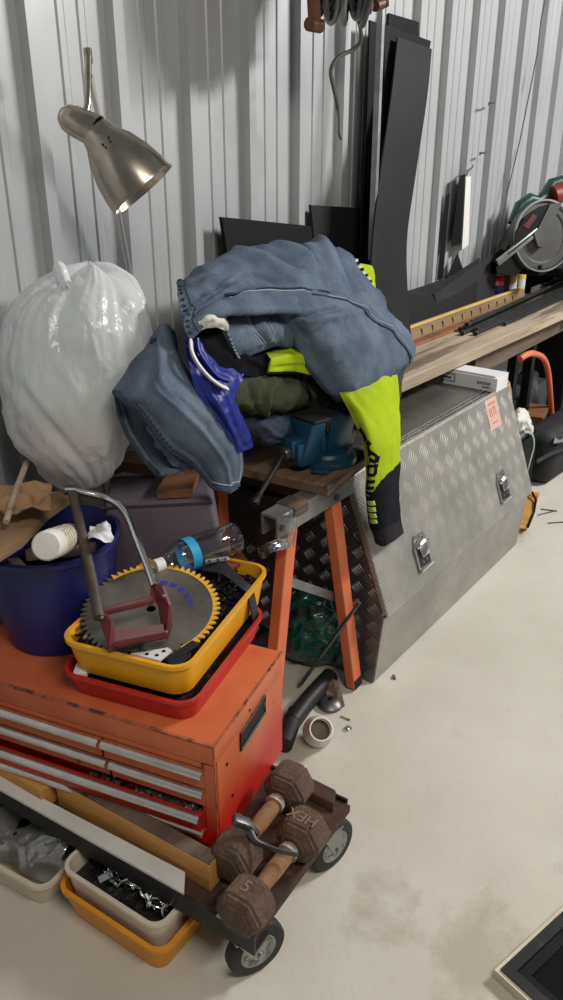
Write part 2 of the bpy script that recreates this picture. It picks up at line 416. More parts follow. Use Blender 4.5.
M['check_top'] = checker('checker_plate_top', (0, 1), (150, 148, 145), .4, strength=.5)

def graded_paint():  # orange towards the top, red towards the bottom, the change broken by noise
    m = mat('orange_red_paint', (198, 104, 60), (182, 86, 48), 6, .45, bump=.03, bscale=90)
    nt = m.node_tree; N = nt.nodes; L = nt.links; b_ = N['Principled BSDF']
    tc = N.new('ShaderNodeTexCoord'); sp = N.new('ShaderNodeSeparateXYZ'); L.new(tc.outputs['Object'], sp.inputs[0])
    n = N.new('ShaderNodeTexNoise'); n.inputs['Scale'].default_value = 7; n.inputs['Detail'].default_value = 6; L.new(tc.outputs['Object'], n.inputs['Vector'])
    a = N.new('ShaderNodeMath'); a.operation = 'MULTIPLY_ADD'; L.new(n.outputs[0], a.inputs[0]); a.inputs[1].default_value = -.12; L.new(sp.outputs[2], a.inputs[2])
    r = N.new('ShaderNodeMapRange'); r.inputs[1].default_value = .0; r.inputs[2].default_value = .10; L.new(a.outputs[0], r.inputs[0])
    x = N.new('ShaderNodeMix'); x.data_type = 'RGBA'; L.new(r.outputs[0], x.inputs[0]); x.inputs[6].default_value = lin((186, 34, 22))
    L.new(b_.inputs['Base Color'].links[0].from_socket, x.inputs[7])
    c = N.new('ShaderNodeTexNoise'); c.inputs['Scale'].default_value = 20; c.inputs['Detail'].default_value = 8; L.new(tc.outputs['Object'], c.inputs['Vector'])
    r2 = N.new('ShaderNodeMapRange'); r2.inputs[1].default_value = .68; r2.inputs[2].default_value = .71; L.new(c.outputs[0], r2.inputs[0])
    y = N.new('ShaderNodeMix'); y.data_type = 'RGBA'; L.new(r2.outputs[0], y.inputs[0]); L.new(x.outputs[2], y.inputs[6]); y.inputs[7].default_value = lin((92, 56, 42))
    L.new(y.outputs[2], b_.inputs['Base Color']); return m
M['faded'] = graded_paint()  # chest paint: orange above, red below, with brown chips
M['worn'] = mat('worn_edge_paint', (188, 96, 60), (150, 84, 58), 30, .6, c3=(82, 56, 44), s3=26, t3=.5)
M['pole'] = mat('satin_steel', (214, 212, 208), None, rough=.4, metal=.8)
M['armbrown'] = mat('brown_steel', (88, 76, 68), (66, 58, 54), 24, .6, .3)
M['sheet_light'] = mat('grey_sheet', (54, 54, 56), (48, 48, 50), 5, .6, spec=.2)

# ------------------------------------------------------------------ setting
b = MB(); b.bx((-3, -4, -.08), (9, 1.75, 0)); structure(b.build('floor', M['concrete'], smooth=False))
prof = []
PITCH, X0, YW = .2485, 1.238, 1.62
def wall_profile():
    pts = []
    n0, n1 = -14, 31
    for n in range(n0, n1):
        x = X0+n*PITCH
        pts += [(x, 0), (x+.004, -.028), (x+.035, -.028), (x+.047, 0)]
        for s in (.105, .165):
            pts += [(x+s, 0), (x+s+.004, -.004), (x+s+.02, -.004), (x+s+.026, 0)]
    return pts
wp = wall_profile(); b = MB()
lo = [[b.v((x, YW+y, z)) for x, y in wp] for z in (0, 3.4)]
for i in range(len(wp)-1): b.f([lo[0][i], lo[0][i+1], lo[1][i+1], lo[1][i]])
bk = [[b.v((x, YW+.02, z)) for x in (wp[0][0], wp[-1][0])] for z in (0, 3.4)]
b.f([bk[0][0], bk[1][0], bk[1][1], bk[0][1]])
structure(b.build('wall_back', M['wall'], smooth=False))

# ------------------------------------------------------------------ truck box
t = thing('truck_toolbox', 'long aluminium checker plate truck toolbox on the floor under the bench', 'toolbox', (2.29, 1.25, 0))
xl, xr = 1.742, 2.865
end = [(.955, 0), (.935, .26), (1.075, .625), (1.075, .645), (1.56, .645), (1.56, 0)]
b = MB()
for x in (xl, xr): pass
b.loft([[(xl, y, z) for y, z in end], [(xr, y, z) for y, z in end]])
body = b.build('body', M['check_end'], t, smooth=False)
b = MB()  # lower front band
b.hexa([(xl+.006, .952, .004), (xr, .952, .004), (xr, .97, .004), (xl+.006, .97, .004), (xl+.006, .932, .235), (xr, .932, .235), (xr, .95, .235), (xl+.006, .95, .235)])
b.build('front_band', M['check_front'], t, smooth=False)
b = MB()  # hinged front door, leaning back
b.hexa([(xl+.0, .914, .245), (xr, .914, .245), (xr, .94, .255), (xl+.0, .94, .255), (xl, 1.06, .65), (xr, 1.06, .65), (xr, 1.085, .635), (xl, 1.085, .635)], .004)
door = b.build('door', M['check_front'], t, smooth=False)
b = MB(); b.bx((xl, 1.058, .648), (xr, 1.065, .656)); b.bx((xl, 1.08, .645), (xr, 1.085, .652)); b.bx((xl, 1.10, .645), (xr, 1.105, .650))
b.build('lip', M['aluminium'], t, smooth=False)
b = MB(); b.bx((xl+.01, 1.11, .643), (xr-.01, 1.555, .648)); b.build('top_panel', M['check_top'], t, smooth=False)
nd = V((0, -.37, .116)).normalized(); nd = V((0, -(.65-.245), (1.06-.914))).normalized()   # door normal
ud = V((0, 1.06-.914, .65-.245)).normalized()
for px, py in ((421, 551), (502, 486)):
    # point on door plane
    d = ray(px, py); p0 = V((0, .914, .245)); k = (p0-EYE).dot(nd)/d.dot(nd); c = EYE+d*k
    F = frame(c, (1, 0, 0), ud)
    b = MB(F); P8 = [(-.042, -.056), (.042, -.056), (.044, .02), (.026, .058), (-.026, .058), (-.044, .02)]
    b.prism([(x, y, 0) for x, y in P8], (0, 0, .006))
    l = b.build('latch', M['zinc'], t, angle=30)
    b = MB(F); b.box((0, -.012, .0055), (.062, .066, .003)); b.build('recess', M['black_steel'], l, smooth=False)
    b = MB(F); b.tube([(-.026, .020, .006), (-.022, .028, .016), (0, .033, .02), (.022, .028, .016), (.026, .020, .006)], .0065, 8)
    b.box((0, .004, .012), (.044, .036, .006), Matrix.Rotation(R(-12), 3, 'X'), .002)
    b.build('handle', M['chrome'], l)
    b = MB(F); b.box((0, -.05, .009), (.076, .010, .008), None, .002); b.build('strike', M['chrome'], l)
    b = MB(F)
    for x, y in ((-.02, .04), (.02, .04), (0, .05), (-.012, -.03), (.012, -.03)): b.lathe([(.004, .006), (.003, .009)], (x, y, 0), (0, 0, 1), 10)
    b.build('rivets', M['zinc'], l)
d = ray(493, 413); c = EYE+d*((V((0, .914, .245))-EYE).dot(nd)/d.dot(nd))
F = frame(c+nd*.0005, (1, 0, 0), ud); b = MB(F); b.box((0, 0, .0005), (.10, .11, .001)); st = b.build('sticker', M['sticker'], t, smooth=False)
b = MB(F)
for a in ((-.026, .012), (-.012, .012), (.004, .012), (.02, .012)): b.box((a[0], a[1]-.006, .0014), (.005, .03, .0006))
b.box((0, .036, .0014), (.06, .006, .0006)); b.box((.0, -.034, .0014), (.05, .004, .0006)); b.box((.012, .019, .0014), (.02, .005, .0006))
b.build('printed_marks', M['redink'], st, smooth=False)

# white cardboard box on the truck box
F = frame(V((2.872, 1.105, .6145)), V((-.03, .27, 0))*-1, (0, 1, 0))
c0, c1, c2 = V((2.874, 1.104, .614)), V((2.862, 1.40, .614)), V((3.0, 1.135, .614))
c3 = V((2.99, 1.43, .614))
t = thing('cardboard_box', 'flat white printed cardboard box lying on the checker plate toolbox', 'box', (2.80, 1.20, .649))
h = V((0, 0, .062)); off = V((-.13, 0, 0))
a0, a1, a2 = PZ(443, 383, .649), PZ(496, 393, .649), PZ(507, 387, .649)
q = [a0, a1, a2, a0+a2-a1]
q = [q[1], q[2], q[3], q[0]]; h = V((0, 0, .056))
b = MB(); b.hexa([*q, *[w+h*.92 for w in q]], .001); b.build('body', M['card'], t, smooth=False)
b = MB(); top = [w+h*.93 for w in q]; b.hexa([top[0]+V((.008, .012, .001)), top[1], top[2], top[3]+V((.008, .012, .001)), top[0]+V((.008, .012, .006)), top[1]+V((0, 0, .004)), top[2]+V((0, 0, .004)), top[3]+V((.008, .012, .006))]); b.build('lid_flap', M['card'], t, smooth=False)
F = frame((q[0]+q[3])/2+V((-.0008, -.0008, .028)), q[0]-q[3], (0, 0, 1)); b = MB(F)
for x0, x1, y0, y1 in ((-.125, -.06, .012, .015), (-.125, -.06, -.015, -.012), (-.125, -.122, -.012, .012), (-.063, -.06, -.012, .012)): b.bx((x0, y0, 0), (x1, y1, .0006))
b.bx((-.115, -.005, 0), (-.075, .003, .0006)); b.build('printed_outline', M['ink'], t, smooth=False)
b = MB(F)
for k in range(9): b.bx((.03+k*.006, -.006+.001*(k % 3), 0), (.0335+k*.006, .006-.002*(k % 2), .0006))
b.bx((.05, -.016, 0), (.08, -.012, .0006))
b.build('printed_text', M['ink'], t, smooth=False)

# ------------------------------------------------------------------ workbench
t = thing('workbench', 'long pale pine workbench top along the steel wall', 'workbench', (3.6, 1.4, 0))
b = MB(); b.hexa([(2.05, 1.235, .715), (5.2, 1.165, .715), (5.2, 1.575, .715), (2.05, 1.575, .715), (2.05, 1.235, .76), (5.2, 1.165, .76), (5.2, 1.575, .76), (2.05, 1.575, .76)], .003)
b.build('top', M['bench'], t, smooth=False)
b = MB(); b.bx((3.0, 1.26, .615), (5.1, 1.30, .714)); b.build('bearer', M['bearer'], t, smooth=False)
b = MB(); b.bx((4.02, 1.21, .675), (4.12, 1.40, .714)); b.build('block', M['bench'], t, smooth=False)
for x, y in ((3.27, 1.50), (3.62, 1.51), (4.6, 1.5), (5.05, 1.5)):
    b = MB(); b.bx((x-.02, y-.02, 0), (x+.02, y+.02, .714)); b.build('leg', M['black'], t, smooth=False)
# notched timber with the yellow top edge
t = thing('notched_timber', 'long brown notched timber with yellow top edge at the back of the bench', 'timber', (2.9, 1.47, .76))
b = MB(); b.hexa([(2.1, 1.462, .761), (3.98, 1.442, .761), (3.98, 1.50, .761), (2.1, 1.52, .761), (2.1, 1.478, .815), (3.98, 1.458, .815), (3.98, 1.49, .815), (2.1, 1.51, .815)]); b.build('body', M['ply'], t, smooth=False)
b = MB(); b.hexa([(2.1, 1.474, .8155), (3.98, 1.454, .8155), (3.98, 1.468, .8155), (2.1, 1.488, .8155), (2.1, 1.474, .822), (3.98, 1.454, .822), (3.98, 1.468, .822), (2.1, 1.488, .822)]); b.build('top_edge', M['yelledge'], t, smooth=False)
for k in range(13):
    b = MB(); x = 2.72+k*.092; y = 1.462-(x-2.1)*.02/1.88
    b.hexa([(x, y-.0005+.004, .775), (x+.006, y+.0035, .775), (x+.006, y+.01, .775), (x, y+.01, .775), (x, y+.0065, .80), (x+.006, y+.0065, .80), (x+.006, y+.015, .80), (x, y+.015, .80)])
    b.build('notch', M['notch'], t, smooth=False)
b = MB(); b.hexa([(2.1, 1.415, .7605), (3.6, 1.405, .7605), (3.6, 1.455, .7605), (2.1, 1.458, .7605), (2.1, 1.42, .772), (3.6, 1.41, .772), (3.6, 1.45, .772), (2.1, 1.45, .772)]); tag(b.build('timber_batten', M['timber_dark'], smooth=False), 'thin brown batten lying in front of the notched timber', 'batten')
# dark metal tubes
tl = ['topmost dark metal tube lying across the bundle on the bench', 'dark tube at the rear of the bundle on the bench', 'dark tube in the middle of the bundle on the bench', 'front dark tube of the bundle nearest the bench edge', 'shortest dark tube, its end furthest to the right in the bundle', 'dark tube lying second from the front of the bundle', 'dark tube resting on the rear of the bundle on the bench']
for k, (a, c, r) in enumerate((((3.12, 1.365, .79), (4.7, 1.40, .812), .010), ((3.11, 1.388, .771), (4.7, 1.435, .771), .0095), ((3.05, 1.352, .771), (4.7, 1.385, .771), .0095), ((3.08, 1.308, .770), (4.7, 1.322, .770), .009), ((3.33, 1.285, .769), (4.7, 1.299, .769), .008), ((3.14, 1.33, .770), (4.7, 1.352, .771), .0095), ((3.2, 1.378, .789), (4.7, 1.42, .792), .009))):
    t = MB().tube([a, c], r, 8, flat=1).build('metal_tube', M['black_steel'], angle=30)
    tag(t, tl[k], 'tube', 'dark metal tubes on the bench')
    MB().tube([a, V(a)+(V(c)-V(a)).normalized()*.012], r+.002, 8).build('end_cap', M['steel'], t)
# small cans behind
def can(x, y, r, h, body, cap, label, aerosol=False, name='can'):
    t = thing(name, label, 'can', (x, y, .76), 0, 'small cans on the bench')
    MB().lathe([(r, 0), (r*1.02, .003), (r, .006), (r, h*.8), (r*.7, h*.9)] if aerosol else [(r, 0), (r, h)], (x, y, .7605), seg=20).build('body', body, t)
    if aerosol: MB().lathe([(r*.7, h*.89), (r*.72, h*1.12), (r*.5, h*1.2)], (x, y, .7605), seg=16).build('cap', cap, t)
    else: MB().lathe([(r*1.05, h), (r*1.05, h*1.08), (r*.6, h*1.1)], (x, y, .7605), seg=16).build('lid', cap, t)
    MB().lathe([(r*1.01, h*.3), (r*1.01, h*.6)], (x, y, .7605), seg=20, cap=False).build('label_band', M['blue'] if aerosol else M['white'], t)
can(3.80, 1.53, .036, .15, M['redtray'], M['white'], 'red and blue spray can with white cap at the back of the bench', True, 'spray_can')
can(3.98, 1.53, .032, .13, M['yelledge'], M['galv'], 'small yellow tin between the spray can and the saw')
can(4.09, 1.525, .030, .135, M['yelledge'], M['redcloth'], 'small yellow tin with red lid below the saw')
can(3.95, 1.59, .033, .16, M['redcloth'], M['black'], 'dark red tin behind the spray can')
t = thing('aluminium_rail', 'grey aluminium rail with square holes on the bench under the saw', 'rail', (4.5, 1.46, .76))
b = MB(); b.bx((4.02, 1.43, .7605), (5.0, 1.436, .815)); b.bx((4.02, 1.43, .7605), (5.0, 1.47, .766)); b.build('angle', M['galv'], t, smooth=False)
b = MB()
for x in (4.2, 4.42, 4.7): b.bx((x, 1.4285, .778), (x+.075, 1.4305, .805))
b.build('holes', M['black'], t, smooth=False)

# ------------------------------------------------------------------ mitre saw
t = thing('mitre_saw', 'green and grey mitre saw with round blade guard on the bench', 'saw', (4.1, 1.4, .76))
ctr = PY(543, 236, 1.36); ax = V((-.55, -.8, .15)).normalized()
k0 = (ctr-EYE).dot(FW); gr = 33*k0/800
MB().lathe([(gr, 0), (gr*1.03, .01), (gr*1.03, .04), (gr*.96, .05), (gr*.8, .051), (gr*.74, .044), (gr*.3, .046)], ctr-ax*.05, ax, 40).build('blade_guard', M['tool_grey'], t, angle=30)
b = MB(); b.lathe([(gr*1.05, 0), (gr*1.05, .012), (gr*1.0, .012), (gr*1.0, 0)], ctr, ax, 48, cap=False); b.build('guard_rim', M['galv'], t)
def on(px, py, d=0):    # a point on the saw's front plane
    r_ = ray(px, py); p0 = ctr+ax*(.012+d); return EYE+r_*((p0-EYE).dot(ax)/r_.dot(ax))
b = MB(); b.bar(on(497, 263, .004), on(544, 226, .004), .032, .014, ax, .004); b.build('link_arm', M['galv'], t)
b = MB(); b.bar(on(508, 254, .011), on(540, 229, .011), .007, .003, ax); b.build('slot', M['black'], t)
b = MB(); b.prism([on(532, 233, .002), on(542, 224, .002), on(553, 228, .002), on(549, 240, .002), on(541, 248, .002), on(536, 246, .002)], ax*.015); b.build('guard_plate', M['tool_grey'], t, smooth=False)
b = MB(); b.prism([on(518, 226, -.09), on(505, 250, -.09), on(520, 262, -.09), on(545, 250, -.09), on(560, 205, -.09), on(540, 200, -.09)], -ax*.08); b.build('head_body', M['tool_grey'], t, smooth=False)
b = MB(); b.tube([on(513, 224, -.08), on(520, 206, -.08), on(530, 199, -.08), on(538, 202, -.08), on(545, 196, -.08), on(552, 184, -.08), on(563, 181, -.08), on(590, 190, -.08)], .028, 12); b.build('handle', M['tool_green'], t)
b = MB(); b.tube([on(552, 196, -.06), on(575, 188, -.06)], .045, 14); b.build('motor', M['tool_red'], t)
b = MB(); b.prism([on(514, 246, .004), on(516, 232, .004), on(525, 217, .004), on(538, 207, .004), on(549, 204, .004), on(541, 222, .004), on(527, 236, .004)], ax*.004); b.build('dark_window', M['black'], t, smooth=False)
b = MB(); b.prism([on(523, 226, .009), on(533, 214, .009), on(537, 216, .009), on(528, 229, .009)], ax*.002); b.build('red_mark', M['maroon'], t, smooth=False)
b = MB(); b.prism([on(549, 204, .003), on(560, 203, .003), on(552, 222, .003), on(540, 236, .003), on(534, 234, .003)], ax*.012); b.build('arm_panel', M['tool_grey'], t, smooth=False)
b = MB(); b.prism([on(496, 262, -.02), on(522, 246, -.02), on(530, 262, -.02), on(516, 276, -.02), on(497, 274, -.02)], -ax*.05); b.build('pivot_arm', M['black'], t, smooth=False)
b = MB(); b.bx((4.16, 1.30, .85), (4.6, 1.56, .90), .01); b.bx((4.3, 1.5, .762), (4.35, 1.54, .85)); b.bx((4.5, 1.5, .762), (4.55, 1.54, .85)); b.build('base', M['black'], t)
b = MB(); b.box((3.9, 1.40, .925), (.10, .12, .05), None, .008); b.lathe([(.03, 0), (.03, .05)], (3.92, 1.4, .95), (0, 0, 1), 12); b.bar((3.95, 1.45, .9), (4.1, 1.45, 1.08), .06, .05); b.build('pivot', M['black'], t)

# ------------------------------------------------------------------ things on and against the wall
def slab(name, pts, thick, m, label, cat, d=(0, 1, 0), group=None):
    b = MB(); b.prism(pts, V(d)*thick); return tag(b.build(name, m, smooth=False), label, cat, group)
slab('black_board', [PY(222, 217, 1.555), PY(311, 226, 1.555), V((2.30, 1.50, .71)), V((1.86, 1.50, .71))], .012, M['sheet2'], 'black panel standing against the wall behind the denim pile', 'panel')
slab('black_board', [PY(311, 205, 1.58), PY(360, 208, 1.575), V((2.62, 1.535, .765)), V((2.33, 1.535, .765))], .010, M['sheet'], 'grey-black panel standing beside the tall rubber strips', 'panel')
def strip(rows, label, m, thick=.006, name='rubber_strip'):
    c = Cloth(gy(rows), 6, 30, (), (0, 1)); return tag(c.build(name, m, None, thick), label, 'strip', 'tall dark strips leaning on the wall')
strip([[(398, 37, 1.53), (432, 49, 1.53)], [(391, 100, 1.50), (427, 99, 1.50)], [(381, 170, 1.46), (415, 180, 1.47)], [(374, 230, 1.42), (407, 240, 1.44)], [(371, 285, 1.38), (408, 296, 1.405)], [(374, 340, 1.345), (412, 345, 1.36)]], 'frontmost of the tall dark strips, curving out over the bench', M['sheet'])
strip([[(389, 13, 1.582), (419, 22, 1.582)], [(384, 90, 1.575), (417, 95, 1.575)], [(376, 200, 1.55), (405, 205, 1.55)], [(368, 290, 1.515), (395, 297, 1.515)], [(368, 345, 1.49), (395, 352, 1.49)]], 'tallest dark strip, at the very back of the leaning strips', M['sheet2'])
strip([[(384, 24, 1.555), (431, 41, 1.555)], [(384, 90, 1.535), (422, 95, 1.535)], [(377, 200, 1.49), (405, 205, 1.49)], [(369, 290, 1.445), (396, 297, 1.445)], [(369, 345, 1.41), (396, 352, 1.41)]], 'dark strip sandwiched between the tallest and the frontmost strips', M['sheet2'])
strip([[(370, 20, 1.56), (380, 24, 1.56)], [(367, 120, 1.548), (378, 122, 1.548)], [(362, 220, 1.53), (372, 222, 1.53)], [(358, 320, 1.50), (372, 320, 1.50)]], 'narrow dark strip leaning at the left of a pale gap', M['sheet2'])
# a pale batten between the strips
b = MB(); b.bar(PY(381.5, 2, 1.50), PY(371.5, 260, 1.44), .016, .02, (0, 1, 0)); tag(b.build('pale_batten', M['galv'], smooth=False), 'thin pale metal strip standing between the tall dark strips', 'batten')
slab('dark_sheet', [PY(404, 292, 1.545), PY(412, 290, 1.545), PY(449, 278, 1.545), PY(480, 258, 1.545), PY(476, 305, 1.5), PY(400, 345, 1.5)], .006, M['sheet'], 'dark sheet lying along the wall behind the sloping sheet', 'sheet', group='dark sheets behind the notched timber')
slab('dark_sheet', [PY(434, 294, 1.525), PY(541, 223, 1.525), PY(590, 205, 1.525), PY(590, 275, 1.515), PY(441, 316, 1.515)], .006, M['sheet_light'], 'sloping dark sheet rising toward the mitre saw at the wall', 'sheet', group='dark sheets behind the notched timber')
slab('dark_sheet', [PY(458, 254, 1.58), PY(464, 272, 1.56), PY(446, 284, 1.56), PY(448, 276, 1.575)], .004, M['sheet2'], 'small dark offcut corner below the hanging white strip', 'sheet', group='dark sheets behind the notched timber')
t = thing('hanging_trim', 'black trim with a bright white strip hanging on the ribbed wall', 'trim', PY(462, 245, 1.585))
b = MB(); b.hexa([PY(451, 247, 1.565), PY(461, 243, 1.565), PY(461, 243, 1.59), PY(451, 247, 1.59), PY(460, 176, 1.565), PY(465, 174, 1.565), PY(465, 174, 1.59), PY(460, 176, 1.59)]); b.build('black_edge', M['black'], t, smooth=False)
b = MB(); b.hexa([PY(462, 250, 1.565), PY(468.5, 245, 1.565), PY(468.5, 245, 1.575), PY(462, 250, 1.575), PY(466, 177, 1.565), PY(471, 176, 1.565), PY(471, 176, 1.575), PY(466, 177, 1.575)]); b.build('white_strip', M['white'], t, smooth=False)
b = MB(); b.tube([PY(466, 176, 1.57), PY(468, 171, 1.565), PY(472, 168, 1.575), PY(473, 165, 1.588)], .003, 6); b.build('hook', M['steel'], t)
b = MB(); b.hexa([PY(437, 280, 1.588), PY(443, 278, 1.588), PY(443, 278, 1.594), PY(437, 280, 1.594), PY(446, 196, 1.588), PY(450, 192, 1.588), PY(450, 192, 1.594), PY(446, 196, 1.594)]); tag(b.build('dark_trim', M['sheet2'], smooth=False), 'thin grey-black trim against the wall beside the white strip', 'trim')
tag(MB().tube([PY(545, 0, 1.575), PY(541, 20, 1.58), PY(537, 55, 1.58), PY(528, 100, 1.58), PY(520, 140, 1.58), PY(508, 190, 1.58), PY(498, 240, 1.56), PY(496, 262, 1.55)], .003, 6).build('thin_cable', M['cable']), 'thin grey cable hanging down the ribbed wall to the saw', 'cable')
for px, py, lb in ((491, 103, 'small bent nail hook high on the ribbed wall'), (482, 153, 'small wire hook on the wall above the white strip')):
    tag(MB().tube([PY(px-2, py+2, 1.57), PY(px-2, py, 1.565), PY(px+2, py, 1.57), PY(px+3, py, 1.585)], .004, 6).build('wall_hook', M['steel']), lb, 'hook', 'hooks on the wall')

# cable reel hung high
t = thing('cable_reel', 'brown framed reel of grey cable hung at the top of the wall', 'reel', PY(345, -30, 1.34))
rc = PY(348, -74, 1.34)
for px, m_ in ((313, 0), (381, 1)):
    b = MB(); c = PY(px, -40, 1.46)
    b.bar(PY(px-6, -130, 1.36), PY(px+2, 30 if px < 350 else 8, 1.34), .032, .03, -FW, .005); b.build('frame_arm', M['copper'], t)
b = MB(); b.tube([PY(309, 24, 1.34), PY(320, 26, 1.34)], .017, 10); b.build('frame_foot', M['copper'], t)
b = MB(); b.tube([PY(375, 6, 1.34), PY(383, 3, 1.34)], .015, 10); b.build('frame_foot', M['copper'], t)
axr = RT.copy()
for k in range(13):
    cc = rc + axr*((k-6)*.0115); r_ = .195+.02*math.sin(k*2.4); u = V((0, 0, 1)); w = axr.cross(u)
    tl_ = [cc+(u*math.cos(a)+w*math.sin(a))*(r_+.006*math.sin(3*a+k))+axr*(.012*math.sin(2*a+k)) for a in [i*math.pi/20 for i in range(41)]]
    MB().tube(tl_, .0085, 7).build('cable_loop', M['cable'] if k % 3 else M['galv'], t)
b = MB(); b.lathe([(.17, -.075), (.17, .075)], rc, axr, 28); b.build('drum', M['black'], t)
b = MB(); b.tube([cr([PY(*q) for q in ((347, -5, 1.30), (358, 18, 1.33), (361, 38, 1.36), (354, 49, 1.38), (338, 57, 1.40), (331, 70, 1.41), (333, 85, 1.42), (337, 103, 1.43), (339, 120, 1.43), (339, 133, 1.43), (341, 139, 1.43))], k/40) for k in range(41)], [.006]*30+[.004]*11, 7); b.build('loose_end', M['cable'], t)

# ------------------------------------------------------------------ lamp
t = thing('lamp', 'brushed steel lamp with bell shaped shade standing before the wall', 'lamp', PK(133, 292, 1.80))
k = 1.66
nk, rm = PK(95, 131, k), PK(141, 183, k-.02)
ax = (rm-nk).normalized(); ax = (ax+FW*.42).normalized()
L_ = (rm-nk).length*.93; r1 = .5*76*k/800
MB().lathe([(.032, -.004), (.040, .02), (.057, L_*.33), (.070, L_*.6), (.077, L_*.84), (r1, L_), (r1+.0025, L_+.001), (r1+.0025, L_+.005), (r1-.002, L_+.005), (r1-.004, L_*.97), (.058, L_*.6), (.03, .03), (.02, .0)], nk, ax, 48, cap=False).build('lamp_shade', M['brushed'], t, angle=50)
c0 = PK(73, 120, k+.0); a2 = (nk-c0).normalized()
LL = (nk-c0).length
MB().lathe([(.004, -.030), (.017, -.026), (.027, -.014), (.031, .004), (.032, LL*.6), (.033, LL+.004)], c0, a2, 32).build('socket_cover', M['brushed'], t)
MB().lathe([(.025, .05), (.03, .08), (.02, .12), (.004, .125)], nk, ax, 20).build('bulb', M['whitecloth'], t)
b = MB()
for q in ((103, 145), (109, 138)):
    p = PK(q[0], q[1], k-.045); b.lathe([(.0025, -.002), (.0025, .003)], p, -FW, 8)
b.build('vent_holes', M['black'], t)
b = MB(); b.tube([PK(x, y, kk) for x, y, kk in ((85, 116, k+.01), (87.5, 105, k+.012), (88, 90, k+.02), (88, 70, k+.03), (88, 54, k+.035))], .0075, 10); b.build('swivel_arm', M['brushed'], t)
b = MB(); b.lathe([(.009, -.016), (.009, .012), (.006, .014)], PK(88, 55, k+.035), (0, 0, 1), 12); b.build('arm_knob', M['brushed'], t)
b = MB(); b.tube([PY(90, 76, 1.47), PY(99, 118, 1.50), PY(117, 207, 1.545), PY(133, 292, 1.575), PY(150, 385, 1.575)], .0068, 10); b.build('pole', M['pole'], t)
b = MB(); pb = PY(150, 385, 1.54); b.lathe([(.05, 0), (.05, .01), (.012, .03), (.008, .12)], (pb.x, pb.y, pb.z-.05), (0, 0, 1), 20); b.build('clamp', M['black_steel'], t)

# ------------------------------------------------------------------ trolley
t = thing('trolley', 'low black steel trolley on castors carrying the orange tool chest', 'trolley', (.766, .632, 0), R(4.3))
T = wm(t)
b = MB(T); b.bx((0, 0, .130), (.006, .95, .179)); b.bx((.006, 0, .132), (.05, .95, .138)); b.build('side_rail', M['black_steel'], t, smooth=False)
b = MB(T); b.bx((.394, .02, .132), (.40, .95, .165)); b.bx((.35, .02, .132), (.394, .95, .138)); b.build('side_rail', M['black_steel'], t, smooth=False)
b = MB(T); b.bx((.008, .01, .15), (.392, .945, .158)); b.bx((.008, .01, .139), (.392, .03, .15)); b.build('deck', M['rust'], t, smooth=False)
b = MB(T); b.hexa([(.35, .03, .158), (.405, .05, .158), (.41, .13, .158), (.36, .14, .158), (.36, .035, .178), (.405, .055, .17), (.41, .125, .168), (.365, .135, .176)], .003); b.build('corner_plate', M['rust'], t)
b = MB(T); b.bx((-.001, .045, .1785), (.02, .085, .1805)); b.build('pale_chip', M['whiteboard'], t, smooth=False)
def castor(c, yaw):
    F = Matrix.Translation(V(c)) @ Matrix.Rotation(yaw, 4, 'Z')
    b = MB(F); b.lathe([(.036, -.014), (.056, -.0145), (.0615, -.010), (.0625, 0), (.0615, .010), (.056, .0145), (.036, .014)], (0, 0, 0), (0, 1, 0), 40, cap=False)
    b.lathe([(.036, .014), (.036, -.014)], (0, 0, 0), (0, 1, 0), 40, cap=False)
    k = b.build('castor', M['rubber'], t, angle=50)
    b = MB(F); b.lathe([(.010, -.019), (.014, -.012), (.030, -.008), (.036, -.0145), (.0385, -.0145), (.0385, .0145), (.036, .0145), (.030, .008), (.014, .012), (.010, .019)], (0, 0, 0), (0, 1, 0), 36)
    for a in range(4): b.box((.022*math.cos(a*1.57+.4), -.009, .022*math.sin(a*1.57+.4)), (.012, .003, .006))
    b.build('hub', M['zinc'], k, angle=35)
    b = MB(F)
    for s in (-1, 1):
        b.hexa([(-.012, s*.022-.0015, -.008), (.012, s*.022-.0015, -.008), (.012, s*.022+.0015, -.008), (-.012, s*.022+.0015, -.008), (-.05, s*.026-.0015, .064), (.005, s*.026-.0015, .064), (.005, s*.026+.0015, .064), (-.05, s*.026+.0015, .064)])
        b.lathe([(.008, 0), (.008, .006)], (0, s*.022, 0), (0, s, 0), 10)
    b.bx((-.055, -.028, .063), (.01, .028, .068)); b.build('fork', M['zinc'], k, smooth=False)
castor((.822, .676, .0627), R(-22)); castor((1.118, .695, .0627), R(-10))
for q in ((.06, .935, .0627), (.34, .90, .0627)): castor(T @ V(q), R(-40))

# timbers and white board along the front
def board(name, q, m, label, cat='timber', bev=.002, group=None):
    return tag(MB(T).hexa(q, bev).build(name, m, smooth=False), label, cat, group)
def lbox(x0, x1, y0, y1, z0, z1): return [(x0, y0, z0), (x1, y0, z0), (x1, y1, z0), (x0, y1, z0), (x0, y0, z1), (x1, y0, z1), (x1, y1, z1), (x0, y1, z1)]
Ti = T.inverted()
a = Ti @ V((.806, .775, 0)); c = Ti @ V((.793, 1.19, 0))
board('timber_block', lbox(a.x-.002, a.x+.033, a.y-.004, c.y, .1585, .228), M['timber'], 'pine timber block beside the drawers, its end toward the dumbbells')
o = COL.objects[-1]; MB(T).bx((a.x-.001, a.y-.003, .228), (a.x+.032, c.y-.001, .2295)).build('weathered_top', M['bearer'], o, smooth=False)
board('timber_block', [(a.x-.03, c.y+.018, .1585), (a.x+.028, c.y+.008, .1585), (a.x+.028, c.y+.30, .1585), (a.x-.03, c.y+.30, .1585), (a.x-.03, c.y+.018, .213), (a.x+.028, c.y+.008, .213), (a.x+.028, c.y+.30, .213), (a.x-.03, c.y+.30, .213)], M['timber'], 'pine timber block at the far end of the trolley front')
